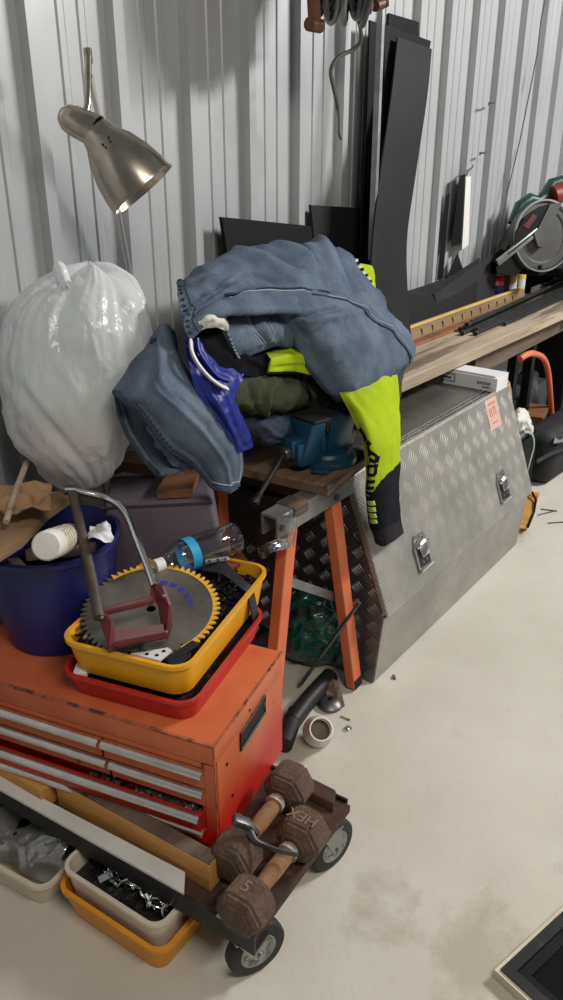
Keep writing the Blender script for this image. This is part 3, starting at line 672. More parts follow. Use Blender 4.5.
a = Ti @ V((.779, .82, 0)); c = Ti @ V((.728, 1.33, 0))
board('white_board', [*[Ti @ q for q in (PZ(184, 893, .1865)-V((0, 0, .0065)), PZ(185, 872, .1865)-V((0, 0, .0065)), PZ(-60, 745, .1865)-V((0, 0, .0065)), PZ(-60, 755, .1865)-V((0, 0, .0065)), PZ(184, 893, .1865), PZ(185, 872, .1865), PZ(-60, 745, .1865), PZ(-60, 755, .1865))]], M['whiteboard'], 'flat white painted strip lying along the trolley rail before the timber blocks', 'board', 0)

# ------------------------------------------------------------------ tool chest
CH = (.879, .815, .159)
t = thing('tool_chest', 'scuffed orange and red steel tool chest with bright drawer handles on the trolley', 'tool chest', CH, R(13.9))
C = wm(t); DX, DY, HH = .338, .66, .284
b = MB(C)
b.bx((.0, 0, 0), (DX, .014, HH-.05)); b.bx((0, DY-.014, 0), (DX, DY, HH-.05)); b.bx((DX-.01, .014, 0), (DX, DY-.014, HH-.05)); b.bx((0.02, .014, 0), (DX-.01, DY-.014, .03)); b.bx((0, .014, 0), (.02, DY-.014, .028))
b.bx((0, .014, HH-.062), (.02, DY-.014, HH-.05)); b.bx((0, 0, .0), (.012, .030, HH-.05)); b.bx((.03, .014, .03), (.04, DY-.014, HH-.06))
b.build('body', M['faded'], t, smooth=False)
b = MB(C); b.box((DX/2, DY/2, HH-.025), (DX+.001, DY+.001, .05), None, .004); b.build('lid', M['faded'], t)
def drawer(y0, y1, z0, z1, out=0, lips=(1,)):
    b = MB(C); x = -.004-out
    b.bx((x, y0, z0), (x+.008, y1, z1)); b.bx((x+.008, y0+.004, z0), (.03, y0+.008, z1-.006)); b.bx((x+.008, y1-.008, z0), (.03, y1-.004, z1-.006)); b.bx((x+.008, y0+.004, z0), (.03, y1-.004, z0+.003))
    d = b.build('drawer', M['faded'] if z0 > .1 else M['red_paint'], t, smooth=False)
    b = MB(C)
    zc = z1-.006
    b.loft([[(x-dx, y, zc+dz) for dx, dz in ((-.001, .008), (.006, .0085), (.013, .004), (.0145, -.002), (.013, -.006), (.009, -.006), (.010, -.002), (.008, .001), (.002, .004), (-.001, .003))] for y in (y0+.001, y1-.001)])
    b.build('handle', M['aluminium'], d, angle=50)
    return d
z = HH-.062
drawer(.022, .255, z-.048, z-.004); drawer(.261, DY-.022, z-.048, z-.004)
drawer(.022, .240, z-.092, z-.052); drawer(.246, DY-.022, z-.092, z-.052)
drawer(.026, DY-.022, z-.150, z-.107, .014)
drawer(.022, DY-.022, z-.190, z-.153, .004)
b = MB(C)
for k in range(70):
    y = rnd.uniform(.04, .3); b.box((rnd.uniform(-.006, .015), y, z-.114+rnd.uniform(-.004, .004)), (.006, .018, .004), Matrix.Rotation(rnd.uniform(0, 3), 3, 'Z') @ Matrix.Rotation(rnd.uniform(-.5, .5), 3, 'X'))
o = b.build('loose_screws', M['zinc'], t, smooth=False); o['kind'] = 'stuff'
# recess on the end
b = MB(C)
b.prism([(.115, -.0012, .185), (.235, -.0012, .192), (.235, -.0012, .232), (.115, -.0012, .225)], (0, .001, 0)); r_ = b.build('hand_hole', M['black'], t, smooth=False)
b = MB(C); b.tube([(.113, -.002, .183), (.237, -.002, .190), (.237, -.002, .234), (.113, -.002, .227), (.113, -.002, .183)], .0025, 6); b.build('rim', M['black_steel'], r_)
b = MB(C)
for q in ((.16, .252), (.172, .232), (.05, .20), (.07, .10)): b.lathe([(.0035, 0), (.0035, .0015)], (q[0], -.0005, q[1]), (0, -1, 0), 8)
b.build('holes', M['black'], t)
b = MB(C); b.bx((-.0012, -.0012, HH-.004), (.005, DY, HH+.0006)); b.bx((.005, -.0012, HH-.004), (DX, .003, HH+.0006)); b.bx((-.0012, -.0012, .06), (.002, .002, HH-.004)); b.build('worn_edges', M['worn'], t, smooth=False)
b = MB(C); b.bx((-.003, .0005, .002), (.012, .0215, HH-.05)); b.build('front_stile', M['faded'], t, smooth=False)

# ------------------------------------------------------------------ dumbbells
def dumbbell(p, q, rad, ln, label, tape, letters=None, roll=0):
    p = V(p); q = V(q); m = (p+q)/2
    t = thing('dumbbell', label, 'dumbbell', (m.x, m.y, m.z-rad*.87), 0, 'hex dumbbells on the trolley')
    ax = (q-p).normalized(); u = (V((0, 0, 1))-ax*ax.z).normalized(); w = ax.cross(u)
    for c, s in ((p, 1), (q, -1)):
        rings = []
        for r_, z in ((.72, -ln/2), (1.0, -ln/2+.014), (1.0, ln/2-.016), (.62, ln/2)):
            rings.append([c+ax*(s*z)+(u*math.cos(R(30+60*k+roll))+w*math.sin(R(30+60*k+roll)))*rad*r_ for k in range(6)])
        b = MB().loft(rings)
        bmesh.ops.bevel(b.bm, geom=b.bm.edges[:], offset=.005, segments=2, affect='EDGES')
        hd = b.build('head', M['cast'], t, angle=30)
        if letters and letters[0 if s == 1 else 1]:
            up_n = u; n = (u*math.cos(R(0+roll))+w*math.sin(R(0+roll)))
            F = frame(c+n*(rad*.866+.0006)+ax*(.0), w, ax) if s == 1 else frame(c+n*(rad*.866+.0006), w*-1, ax*-1)
            text(letters[0 if s == 1 else 1], .034, F, M['rustletter'], hd)
    b = MB(); b.tube([p.lerp(q, f) for f in (.15, .3, .42, .5, .58, .7, .85)], [.0155, .0165, .0178, .018, .0178, .0165, .0155], 14); b.build('grip', M['grip'], t)
    if tape:
        for f in tape:
            b = MB(); b.tube([p.lerp(q, f), p.lerp(q, f+.06)], [.0215, .020], 12); b.build('tape_collar', M['whitetape'], t, angle=20)
M['rustletter'] = mat('rust_letter', (128, 108, 92), None, rough=.8)
M['grip'] = mat('rusty_grip', (150, 112, 76), (120, 86, 60), 30, .8, .1, bump=.3, bscale=60, c3=(176, 140, 100), s3=30, t3=.6)
M['whitetape'] = mat('flaking_white', (196, 190, 182), (120, 108, 98), 90, .8)
dumbbell((.790, .668, .214), (.985, .680, .214), .053, .082, 'rusty hex dumbbell with 5 on its head, at the end of the trolley', (.7,), ('5', 'HEX'))
dumbbell((.868, .757, .214), (1.068, .775, .222), .053, .082, 'rusty hex dumbbell against the side of the tool chest', (.70,))
# grey bracket lying over the dumbbells
t = thing('steel_bracket', 'bent grey steel bracket lying across the dumbbell grips', 'bracket', PZ(250, 840, .25))
P0 = [PZ(235, 816, .30), PZ(244, 822, .285), PZ(250, 832, .272), PZ(255, 841, .262), PZ(265, 846, .255), PZ(280, 851, .252), PZ(298, 855, .25)]
b = MB(); b.tube([cr(P0, k/20) for k in range(21)], [.011-.0003*k for k in range(21)], 8, flat=.55); b.build('arm', M['steel'], t)
b = MB(); b.bar(PZ(233, 819, .305), PZ(250, 825, .285), .022, .016, (0, 0, 1), .003); b.build('head', M['steel'], t)
b = MB(); b.bar(PZ(247, 822, .29), PZ(258, 835, .262), .012, .012, (0, 0, 1), .003); b.build('lug', M['steel'], t)

# ------------------------------------------------------------------ tubs on the floor
t = thing('orange_tub', 'amber plastic tub on the floor, holding the white tub of scrap', 'tub', (.788, .95, 0), R(93.5))
MB(wm(t)).tub(.285, .21, .03, .001, .078, .004, .9, .006).build('shell', M['amber'], t)
t2 = thing('white_tub', 'grubby white tub of silver metal scrap nested in the amber tub', 'tub', (.790, .955, .006), R(93.5))
MB(wm(t2)).tub(.265, .19, .03, 0, .118, .004, .9, .005).build('shell', M['cream'], t2)
F = wm(t2); b = MB(F)
g = []
for j in range(15):
    g.append([b.v((-.115+.23*i/21, -.078+.156*j/14, .085+.012*noise.noise(V((i*.5, j*.5, 3))))) for i in range(22)])
for j in range(14):
    for i in range(21): b.f([g[j][i], g[j][i+1], g[j+1][i+1], g[j+1][i]])
o = b.build('metal_debris', M['scrapdark'], None, angle=0); tag(o, 'dark oily bits of metal filling the white tub', 'debris', kind='stuff')
b = MB(); b.tube([(.012*math.cos(a), .012*math.sin(a), .0) for a in [k*.5 for k in range(11)]], .0028, 6); b.box((0, .018, .001), (.010, .022, .002)); b.M = Matrix()
src = b.build('metal_scrap', M['chrome']); tag(src, 'small bright bent metal piece in the white tub on the floor', 'scrap', 'bright metal scrap in the white tub')
me2 = []
for kind in range(3):
    b = MB()
    if kind == 0: b.hexa([(-.02, -.012, 0), (.02, -.010, .004), (.018, .012, 0), (-.018, .010, .006), (-.02, -.012, .0015), (.02, -.010, .0055), (.018, .012, .0015), (-.018, .010, .0075)])
    elif kind == 1: b.tube([(-.02, 0, 0), (-.008, .01, .006), (.008, .004, .010), (.02, -.008, .002)], .004, 6, flat=.4)
    else: b.loft([[(-.014, -.008, 0), (.014, -.008, 0)], [(-.012, 0, .01), (.012, .002, .012)], [(-.014, .01, .002), (.014, .012, .004)]], closed=False)
    me2.append(b.build('metal_scrap', M['chrome'], angle=0))
srcs = [src]+me2
for o in me2: tag(o, src['label'], 'scrap', src['group'])
i = 0
for n in range(85):
    o = srcs[n] if n < 4 else srcs[n % 4].copy()
    if n >= 4: COL.objects.link(o)
    p = F @ V((rnd.uniform(-.112, .07), rnd.uniform(-.06, .05), .101+rnd.uniform(0, .012)))
    o.location = p; o.rotation_euler = (rnd.uniform(-.7, .7), rnd.uniform(-.7, .7), rnd.uniform(0, 6.3)); o.scale = [rnd.uniform(.9, 1.35)]*3
t3 = thing('white_tub', 'white plastic tub holding a clear bag, left of the amber tub', 'tub', (.742, 1.305, 0), R(98))
MB(wm(t3)).tub(.38, .24, .03, .001, .076, .004, .9, .006).build('shell', M['cream'], t3)
F = wm(t3)
rows = []
for j in range(9):
    a = j/8
    rows.append([F @ V((-.18+.36*i/8, -.085+.17*a, .042+.07*math.sin(math.pi*a)**.6*(.6+.4*math.sin(i*.9+1)))) for i in range(9)])
c = Cloth(rows, 40, 40, (), (.012, 16), 5); o = c.build('plastic_bag', clear_plastic('bag_film', base=.2, rough=.14, wrinkle=.9, wscale=14, haze=.28, hazecol=(190, 188, 182), edge=.7), None, .001)
tag(o, 'crumpled clear plastic bag in the white tub under the trolley', 'plastic bag')
b = MB(F)
for k in range(9): b.box((rnd.uniform(-.15, .15), rnd.uniform(-.06, .06), .045+rnd.uniform(0, .03)), (.05, .035, .02), Matrix.Rotation(rnd.uniform(0, 3), 3, 'Z') @ Matrix.Rotation(rnd.uniform(-.5, .5), 3, 'X'), .004)
tag(b.build('dark_fittings', M['black']), 'dark fittings inside the clear bag under the trolley', 'fittings', kind='stuff')

# ------------------------------------------------------------------ black framed panel on the floor, front right
t = thing('framed_panel', 'black framed panel with a pale outer edge lying on the floor', 'panel', (1.085, .29, 0))
c0, e1 = V((1.083, .289, 0)), V((.9645, -.264, 0)); e1 = (V((1.309, .228, 0))-c0).normalized(); e2 = V((e1.y, -e1.x, 0))
F = Matrix(((e1.x, e2.x, 0, c0.x), (e1.y, e2.y, 0, c0.y), (0, 0, 1, .001), (0, 0, 0, 1)))
A, B_ = .75, .5
def ringbox(m, x0, y0, x1, y1, w, z0, z1, name, par):
    b = MB(m)
    b.bx((x0, y0, z0), (x1, y0+w, z1)); b.bx((x0, y1-w, z0), (x1, y1, z1)); b.bx((x0, y0+w, z0), (x0+w, y1-w, z1)); b.bx((x1-w, y0+w, z0), (x1, y1-w, z1)); return b
ringbox(F, 0, 0, A, B_, .008, 0, .022, '', t).build('outer_edge', M['cream'], t, smooth=False)
ringbox(F, .008, .008, A-.008, B_-.008, .022, .002, .026, '', t).build('frame', M['black_steel'], t, smooth=False)
ringbox(F, .03, .03, A-.03, B_-.03, .02, .002, .016, '', t).build('inner_frame', M['black'], t, smooth=False)
b = MB(F); b.bx((.05, .05, .002), (A-.05, B_-.05, .008)); b.build('dark_face', M['glassblack'], t, smooth=False)

# ------------------------------------------------------------------ trays on the chest
ZT = CH[2]+HH+.001
t = thing('red_tray', 'red plastic tray on the tool chest, underneath the yellow tray', 'tray', (1.034, 1.078, ZT), R(15))
MB(wm(t)).tub(.375, .305, .04, .001, .056, .003, .93, .005).build('shell', M['redtray'], t)
b = MB(wm(t)); b.loft([b.rrect(0, 0, .335, .27, .03, z_) for z_ in (.005, .032)]); tag(b.build('loose_hardware', M['scrapdark'], smooth=False), 'dark loose hardware filling the red tray', 'hardware', kind='stuff')
tag(MB(wm(t)).box((-.158, .118, .046), (.04, .03, .012), Matrix.Rotation(.4, 3, 'Z'), .003).build('paper_scrap', M['card']), 'white paper scrap at the corner of the red tray', 'paper')
YT = (1.066, 1.092, ZT+.05)
t = thing('yellow_tray', 'yellow plastic tray of screws on top of the red tray', 'tray', YT, R(15.5))
MB(wm(t)).tub(.43, .284, .04, .001, .082, .003, .93, .006).build('shell', M['yellow'], t)
F = wm(t)
b = MB(F)
for k in range(520):
    x, y = rnd.uniform(-.188, .188), rnd.uniform(-.118, .118)
    rot = Matrix.Rotation(rnd.uniform(0, 6.3), 3, 'Z') @ Matrix.Rotation(rnd.uniform(-.6, .6), 3, 'Y')
    if k % 3: b.box((x, y, .057+rnd.uniform(0, .010)), (rnd.uniform(.012, .03), .005, .005), rot)
    else: b.box((x, y, .055+rnd.uniform(0, .010)), (.014, .012, .006), rot, .002, 1)
b.loft([b.rrect(0, 0, .395, .25, .03, .006), b.rrect(0, 0, .405, .262, .03, .054)])
tag(b.build('screws', M['scrapdark'], smooth=False), 'dark screws and fixings heaped in the yellow tray', 'screws', kind='stuff')
M['brightbits'] = mat('bright_bits', (196, 192, 186), (150, 146, 140), 60, .3, .8)
for k, (x, y, l) in enumerate(((-.185, .105, .03), (-.17, .09, .024), (-.18, -.02, .03), (-.03, -.11, .035), (.17, -.03, .03), (.17, .02, .04), (.175, .06, .026), (.14, -.09, .03), (.17, .09, .03), (-.16, .12, .02))):
    o = MB(F).tube([(x, y, .072), (x+l*math.cos(k), y+l*math.sin(k), .076)], [.004, .003], 7).build('bright_screw', M['brightbits']); tag(o, 'bright screw lying on the dark heap in the yellow tray', 'screw', 'bright screws in the yellow tray')
# hinge like white plate and black hinges at the front
t = thing('slotted_plate', 'white plate with slots at the front of the yellow tray', 'plate', PZ(150, 656, ZT+.1))
def tq(x, y, z=ZT+.125): return PZ(x, y, z)
b = MB(); b.prism([tq(131, 655), tq(160, 662), tq(172, 652), tq(168, 649), tq(146, 653)], (0, 0, .004)); b.build('plate', M['white'], t, smooth=False)
b = MB()
for x, y in ((147, 656), (157, 657), (164, 653)): b.lathe([(.004, 0), (.004, .0008)], tq(x, y)+V((0, 0, .0042)), (0, 0, 1), 8)
b.build('slots', M['black'], t)
for k, (a, c, lb) in enumerate((((168, 662), (196, 643), 'black steel hinge bar lying along the front of the yellow tray'), ((172, 666), (188, 655), 'short black bar beside the hinge bar in the yellow tray'))):
    tag(MB().bar(tq(*a), tq(*c), .02, .008, (0, 0, 1), .002).build('hinge_bar', M['black_steel'], smooth=False), lb, 'hinge')

# saw blade
t = thing('saw_blade', 'large circular saw blade with yellow teeth lying on the yellow tray', 'saw blade', PZ(152, 610, ZT+.108))
bc = PZ(151, 609, ZT+.140); nrm = V((-.16, -.13, 1)).normalized()
u = (V((1, .31, 0))-nrm*V((1, .31, 0)).dot(nrm)).normalized(); w = nrm.cross(u); BR = .146
F = frame(bc, u, w)
NT = 60
def blade_ring(z):
    out = []
    for k in range(NT):
        a = 2*math.pi*k/NT; d = 2*math.pi/NT
        for da, r_ in ((0, BR-.011), (.55*d, BR+.001), (.72*d, BR-.001), (.8*d, BR-.011)): out.append(V(((r_)*math.cos(a+da), r_*math.sin(a+da), z)))
    return out
inner = lambda z: [V((.010*math.cos(2*math.pi*k/(NT*4)), .010*math.sin(2*math.pi*k/(NT*4)), z)) for k in range(NT*4)]
mid = lambda z: [V(((BR-.014)*math.cos(2*math.pi*k/(NT*4)), (BR-.014)*math.sin(2*math.pi*k/(NT*4)), z)) for k in range(NT*4)]
b = MB(F); b.loft([inner(.0012), mid(.0012), mid(-.0012), inner(-.0012), inner(.0012)], cap=False); b.build('disc', M['blade'], t, angle=30)
def teeth(sel, m, nm):
    b = MB(F)
    for k in range(NT):
        if not sel(k): continue
        a = 2*math.pi*k/NT; d = 2*math.pi/NT
        P4 = [V((r_*math.cos(a+x*d), r_*math.sin(a+x*d), 0)) for x, r_ in ((0, BR-.0145), (0, BR-.010), (.55, BR+.002), (.74, BR-.0005), (.85, BR-.010), (1, BR-.0145))]
        b.prism([p+V((0, 0, -.0017)) for p in P4], (0, 0, .0034))
    b.build(nm, m, t, smooth=False)
ang = lambda k: (2*math.pi*k/NT) % (2*math.pi)
ysel = lambda k: (ang(k) < R(62) or ang(k) > R(232))
teeth(ysel, M['blade_y'], 'yellow_teeth'); teeth(lambda k: not ysel(k), M['blade'], 'bare_teeth')
b = MB(F)
for k in range(6):
    a0, a1 = R(-62+16*k), R(-51+16*k); r0, r1 = .078, .09
    b.hexa([(r0*math.cos(a0), r0*math.sin(a0), .0012), (r0*math.cos(a1), r0*math.sin(a1), .0012), (r1*math.cos(a1), r1*math.sin(a1), .0012), (r1*math.cos(a0), r1*math.sin(a0), .0012)]+[(r_*math.cos(a), r_*math.sin(a), .0016) for r_, a in ((r0, a0), (r0, a1), (r1, a1), (r1, a0))])
b.build('blue_marks', M['marker'], t, smooth=False)

# foot pump lying on the blade
t = thing('foot_pump', 'maroon steel foot pump frame with bent chrome tube arm on the saw blade', 'pump', PZ(140, 640, ZT+.12))
za = ZT+.146
def q3(x, y, z): return PZ(x, y, z)
b = MB(); b.loft([[q3(112, 648, za), q3(166, 640, za), q3(163, 625, za), q3(112, 634, za)], [q3(112, 648, za+.004), q3(166, 640, za+.004), q3(163, 624, za+.028), q3(113, 631, za+.028)]]); b.build('pedal', M['maroon'], t, smooth=False)
b = MB(); b.prism([q3(109, 652, za), q3(97, 612, za+.055), q3(101, 609, za+.06), q3(111, 622, za+.045), q3(117, 646, za+.004)], FW*.006+RT*.004); b.build('side_plate', M['maroon'], t, smooth=False)
b = MB(); b.prism([q3(166, 640, za), q3(170, 626, za+.02), q3(169, 605, za+.055), q3(162, 586, za+.08), q3(151, 582, za+.085), q3(150, 597, za+.06), q3(158, 606, za+.045), q3(161, 626, za+.012)], FW*.006+RT*.004); b.build('side_plate', M['maroon'], t, smooth=False)
b = MB(); b.bar(q3(98, 613, za+.055), q3(153, 600, za+.058), .016, .008, FW*-1, .002); b.build('cross_bar', M['maroon'], t)
b = MB(); b.tube([q3(114, 645, za+.012), q3(166, 635, za+.014)], .006, 8); b.build('roller', M['maroon'], t)
b = MB(); b.tube([q3(99, 618, za+.05), q3(93, 585, za+.085), q3(85, 548, za+.13), q3(77, 512, za+.175), q3(72, 493, za+.2)], [.012, .0115, .011, .0105, .010], 10); b.build('straight_arm', M['armbrown'], t)
PT = [q3(70, 490, za+.2), q3(86, 493, za+.192), q3(103, 497, za+.182), q3(118, 505, za+.172), q3(128, 518, za+.16), q3(137, 540, za+.137), q3(146, 563, za+.108), q3(154, 586, za+.082)]
b = MB(); b.tube([cr(PT, k/30) for k in range(31)], .0078, 12); b.build('chrome_tube', M['chrome'], t)
b = MB(); b.lathe([(.011, -.012), (.011, .012)], PT[0], (RT+FW*.3).normalized(), 12); b.build('pivot', M['steel'], t)
b = MB()
for q in ((102, 617, za+.052), (164, 596, za+.068), (166, 632, za+.012)): b.lathe([(.004, -.004), (.004, .005), (.002, .007)], q3(*q), -FW, 8)
b.build('rivets', M['zinc'], t)

# bottle
pc, pb = PZ(157, 566, ZT+.172), PZ(237, 537, ZT+.174)
ax = (pb-pc).normalized(); Lb = (pb-pc).length; rb = .040
t = thing('water_bottle', 'empty clear water bottle with blue label lying on the yellow tray', 'bottle', PZ(200, 552, ZT+.105))
b = MB(); b.lathe([(.0135, .006), (.0135, .018), (.018, .024), (.034, .044), (rb, .058), (rb, .085), (rb*.96, .09), (rb, .095), (rb, Lb-.05), (rb*.95, Lb-.045), (rb, Lb-.04), (rb*.95, Lb-.028), (rb, Lb-.022), (rb*.98, Lb-.008), (rb*.7, Lb), (.012, Lb-.006)], pc, ax, 40); b.build('shell', M['clear'], t)
b = MB(); b.lathe([(.0165, -.006), (.0165, .016)], pc, ax, 24); b.build('cap', M['white'], t)
b = MB(); b.lathe([(rb+.0006, .074), (rb+.0006, .097)], pc, ax, 40, cap=False); b.build('label_band', M['label_blue'], t)
# white sticker tag and brown scrap beside
t = thing('white_tube', 'small white plastic tube with grey markings beside the bottle', 'tube', PZ(219, 560, ZT+.135))
b = MB(); b.bar(PZ(205, 562, ZT+.139), PZ(229, 558, ZT+.141), .012, .008, (0, 0, 1), .003); b.build('body', M['card'], t)
b = MB()
for f in (.15, .5, .8): a = PZ(205+24*f, 562-4*f, ZT+.1437); c = PZ(207+24*f, 561.6-4*f, ZT+.1437); b.bar(a, c, .010, .001, (0, 0, 1))
b.build('markings', M['ink'], t, smooth=False)
b = MB(); b.prism([PZ(214, 556, ZT+.128), PZ(232, 570, ZT+.122), PZ(248, 562, ZT+.122), PZ(236, 548, ZT+.128), PZ(224, 548, ZT+.128)], (0, 0, .006)); tag(b.build('rust_offcut', mat('rust_brown', (130, 62, 34), (104, 48, 28), 18, .8), smooth=False), 'rusty brown offcut at the back corner of the yellow tray', 'offcut')
# black strap hanging over the tray
r0 = PZ(241, 588, ZT+.138); r1 = r0+V((.030, .009, .0))
c = Cloth([[PZ(200, 570, ZT+.130), PZ(200, 560, ZT+.130)], [PZ(222, 574, ZT+.140), PZ(224, 563, ZT+.140)], [r0, r1], [r0+V((.004, -.014, -.012)), r1+V((.004, -.014, -.012))], [r0+V((.01, -.022, -.06)), r1+V((.01, -.022, -.06))], [r0+V((.02, -.02, -.13)), r1+V((.02, -.02, -.13))]], 6, 40, (), (0, 1))
tag(c.build('strap', M['bagnylon'], None, .003), 'black webbing strap hanging over the back edge of the yellow tray', 'strap')

# ------------------------------------------------------------------ bucket and its contents
BK = (.972, 1.372, ZT)
t = thing('bucket', 'dark blue plastic bucket full of offcuts on the tool chest', 'bucket', BK)
MB().lathe([(.118, .001), (.152, .238), (.160, .238), (.160, .248), (.150, .250), (.147, .246), (.114, .006), (.001, .006)], BK, (0, 0, 1), 56).build('shell', M['blue'], t)
b = MB()
if 0: b.tube([V(BK)+V((.156*math.cos(a), .156*math.sin(a), .232-.10*max(0, math.sin(a-R(190))))) for a in [R(190+k*9) for k in range(21)]], .0025, 6)
ZR = ZT+.25
b = MB(); b.prism([PZ(-20, 560, ZR+.03), PZ(0, 562, ZR+.03), PZ(22, 548, ZR+.03), PZ(48, 520, ZR+.03), PZ(72, 503, ZR+.035), PZ(70, 496, ZR+.04), PZ(45, 498, ZR+.045), PZ(20, 505, ZR+.04), PZ(-20, 530, ZR+.03)], (0, 0, .014)); tag(b.build('ply_offcut', M['ply'], smooth=False), 'light brown plywood offcut lying across the rim of the blue bucket', 'offcut')
t = thing('spray_can', 'white capped can leaning out of the blue bucket', 'can', PK(60, 543, 1.62))
pa = PK(46, 546, 1.535); ax = (PK(72, 536, 1.76)-pa).normalized()
MB().lathe([(.012, -.002), (.026, .0), (.0295, .006), (.0295, .05)], pa, ax, 28).build('cap', M['white'], t)
MB().lathe([(.0305, .05), (.0305, .19), (.026, .2)], pa, ax, 28).build('body', M['cream'], t)
b = MB()
for k in range(7):
    a0 = R(40*k+190); b.tube([pa+ax*(.062+.012*j)+(V((0, 0, 1))*math.sin(a0+j*.4)+ax.cross(V((0, 0, 1)))*math.cos(a0+j*.4))*.0306 for j in range(8)], .0032, 5)
b.build('printed_band', M['ink'], t)
rows = [[PK(90+7*i, 526+5*j+3*math.sin(i*2+j), 1.72+.02*math.sin(i*1.3+j)-.02*j) for i in range(4)] for j in range(4)]
tag(Cloth(rows, 20, 20, (), (.01, 30), 3).build('paper_scrap', M['card'], None, .001), 'crumpled white paper tucked inside the blue bucket', 'paper')
b = MB()
for k in range(8): b.box(V(BK)+V((rnd.uniform(-.07, .07), rnd.uniform(-.07, .07), .12+rnd.uniform(0, .06))), (.12, .03, .02), Matrix.Rotation(rnd.uniform(0, 3), 3, 'Z') @ Matrix.Rotation(rnd.uniform(-.3, .3), 3, 'X'), .002)
tag(b.build('dark_offcuts', M['bearer'], smooth=False), 'dark offcuts filling the blue bucket', 'offcuts', kind='stuff')
b = MB(); b.lathe([(.05, -.002), (.07, .25), (.05, .252)], V(BK)+V((.02, -.0, .0)), (0, 0, 1), 3) if False else None
tag(MB().tube([PK(27, 462, 1.82), PK(16, 490, 1.74), PK(6, 522, 1.66)], .007, 8).build('stick', M['bench']), 'thin pale stick standing beside the plastic bag', 'stick')
rows = [[PK(-5+14*i, 486+9*j+3*math.sin(i*1.7+j*2), 1.78-.03*j+.02*math.sin(i*2.1)) for i in range(5)] for j in range(4)]
tag(Cloth(rows, 24, 20, (), (.012, 24), 8).build('crumpled_card', M['cardboard'], None, .002), 'crumpled brown cardboard behind the bucket under the plastic bag', 'cardboard')

# ------------------------------------------------------------------ purple box on a crate, offcuts
ZP = .725
A_, B2, C2 = PZ(104, 503, ZP), PZ(212, 498, ZP), PZ(214, 472, ZP)
e = (B2-A_).normalized(); n = V((-e.y, e.x, 0)); n = n if n.y > 0 else -n
wid = (B2-A_).length; dep = .17
t = thing('storage_box', 'purple-grey storage box behind the trays with offcuts on top', 'box', (A_+B2)/2+n*dep/2-V((0, 0, ZP-.43)))
zb = .43; fl = .045
top = [A_, B2, B2+n*dep, A_+n*dep]; c_ = sum(top, V())/4
bot = [A_+V((0, 0, zb-ZP))-n*.01, B2+e*fl-n*.015+V((0, 0, zb-ZP)), B2+e*fl+n*(dep)+V((0, 0, zb-ZP)), A_+n*(dep)+V((0, 0, zb-ZP))]
MB().hexa([*bot, *top], .012, 3).build('body', M['purple'], t)
b = MB(); b.bar(A_+V((0, 0, -.012))-n*.002, B2+V((0, 0, -.012))-n*.002, .004, .004); b.build('seam', M['crate'], t)
cc = sum(bot, V())/4
F = frame(V((cc.x, cc.y, 0)), e, n); t = thing('crate', 'dark crate under the purple-grey storage box', 'crate', (cc.x, cc.y, 0))
MB(F).tub(wid-.03, dep-.02, .02, .001, zb-.002, .006, .96, .008).build('shell', M['crate'], t)
MB(F).box((0, 0, zb-.006), (wid-.04, dep-.03, .008)).build('lid', M['crate'], t)
b = MB(); b.prism([PZ(157, 499, ZP+.003), PZ(192, 497, ZP+.003), PZ(206, 462, ZP+.003), PZ(180, 462, ZP+.003)], (0, 0, .022)); tag(b.build('timber_offcut', M['timber_dark'], smooth=False), 'reddish timber offcut overhanging the front of the purple-grey box', 'offcut')
b = MB(); b.prism([PZ(100, 482, ZP+.004), PZ(122, 472, ZP+.004), PZ(155, 476, ZP+.004), PZ(150, 460, ZP+.01), PZ(120, 462, ZP+.02)], (0, 0, .028)); tag(b.build('timber_offcut', M['timber_dark'], smooth=False), 'brown timber offcut partly under the white plastic bag', 'offcut')

# ------------------------------------------------------------------ white plastic bag
yb = 1.43
prof = [(267, 92, 4), (268, 90, 18), (272, 88, 30), (280, 85, 45), (289, 81, 55), (302, 78, 64), (318, 76, 70), (340, 75, 75), (365, 73, 74), (392, 71, 68), (420, 71, 61), (445, 74, 52), (465, 78, 40), (478, 80, 27), (486, 80, 14), (488, 80, 3)]
rings = []
NS = 144
for r, (py, cx, hw) in enumerate(prof):
    c = PY(cx, py, yb); k = (c-EYE).dot(FW); rad = hw*k/800
    ring = []
    for s in range(NS):
        a = 2*math.pi*s/NS; d = RT*math.cos(a)+V((math.cos(YAW), math.sin(YAW), 0))*math.sin(a)*.88
        f = r/(len(prof)-1)
        wr = noise.noise(V((math.cos(a)*1.6, math.sin(a)*1.6, py*.012)))*.05+noise.noise(V((math.cos(a)*5, math.sin(a)*5, py*.02+4)))*.025
        top = max(0, 1-f*3.2); wr += top*.15*math.sin(a*9+.6*math.sin(a*3))*.6-top*.22*math.exp(-((math.cos(a)+.35)/.18)**2)*(1 if math.sin(a) < .3 else 0)
        wr += -.025*abs(math.sin(5*a+py*.06))*(1 if .4 < f < .95 else .3)
        ring.append(c+d*(rad*(1+wr))+V((0, 0, .012*top*math.sin(a*4))))
    rings.append(ring)
rg = []
for i in range(56):
    tt = i/55; rg.append([cr([r[s] for r in rings], tt) for s in range(NS)])
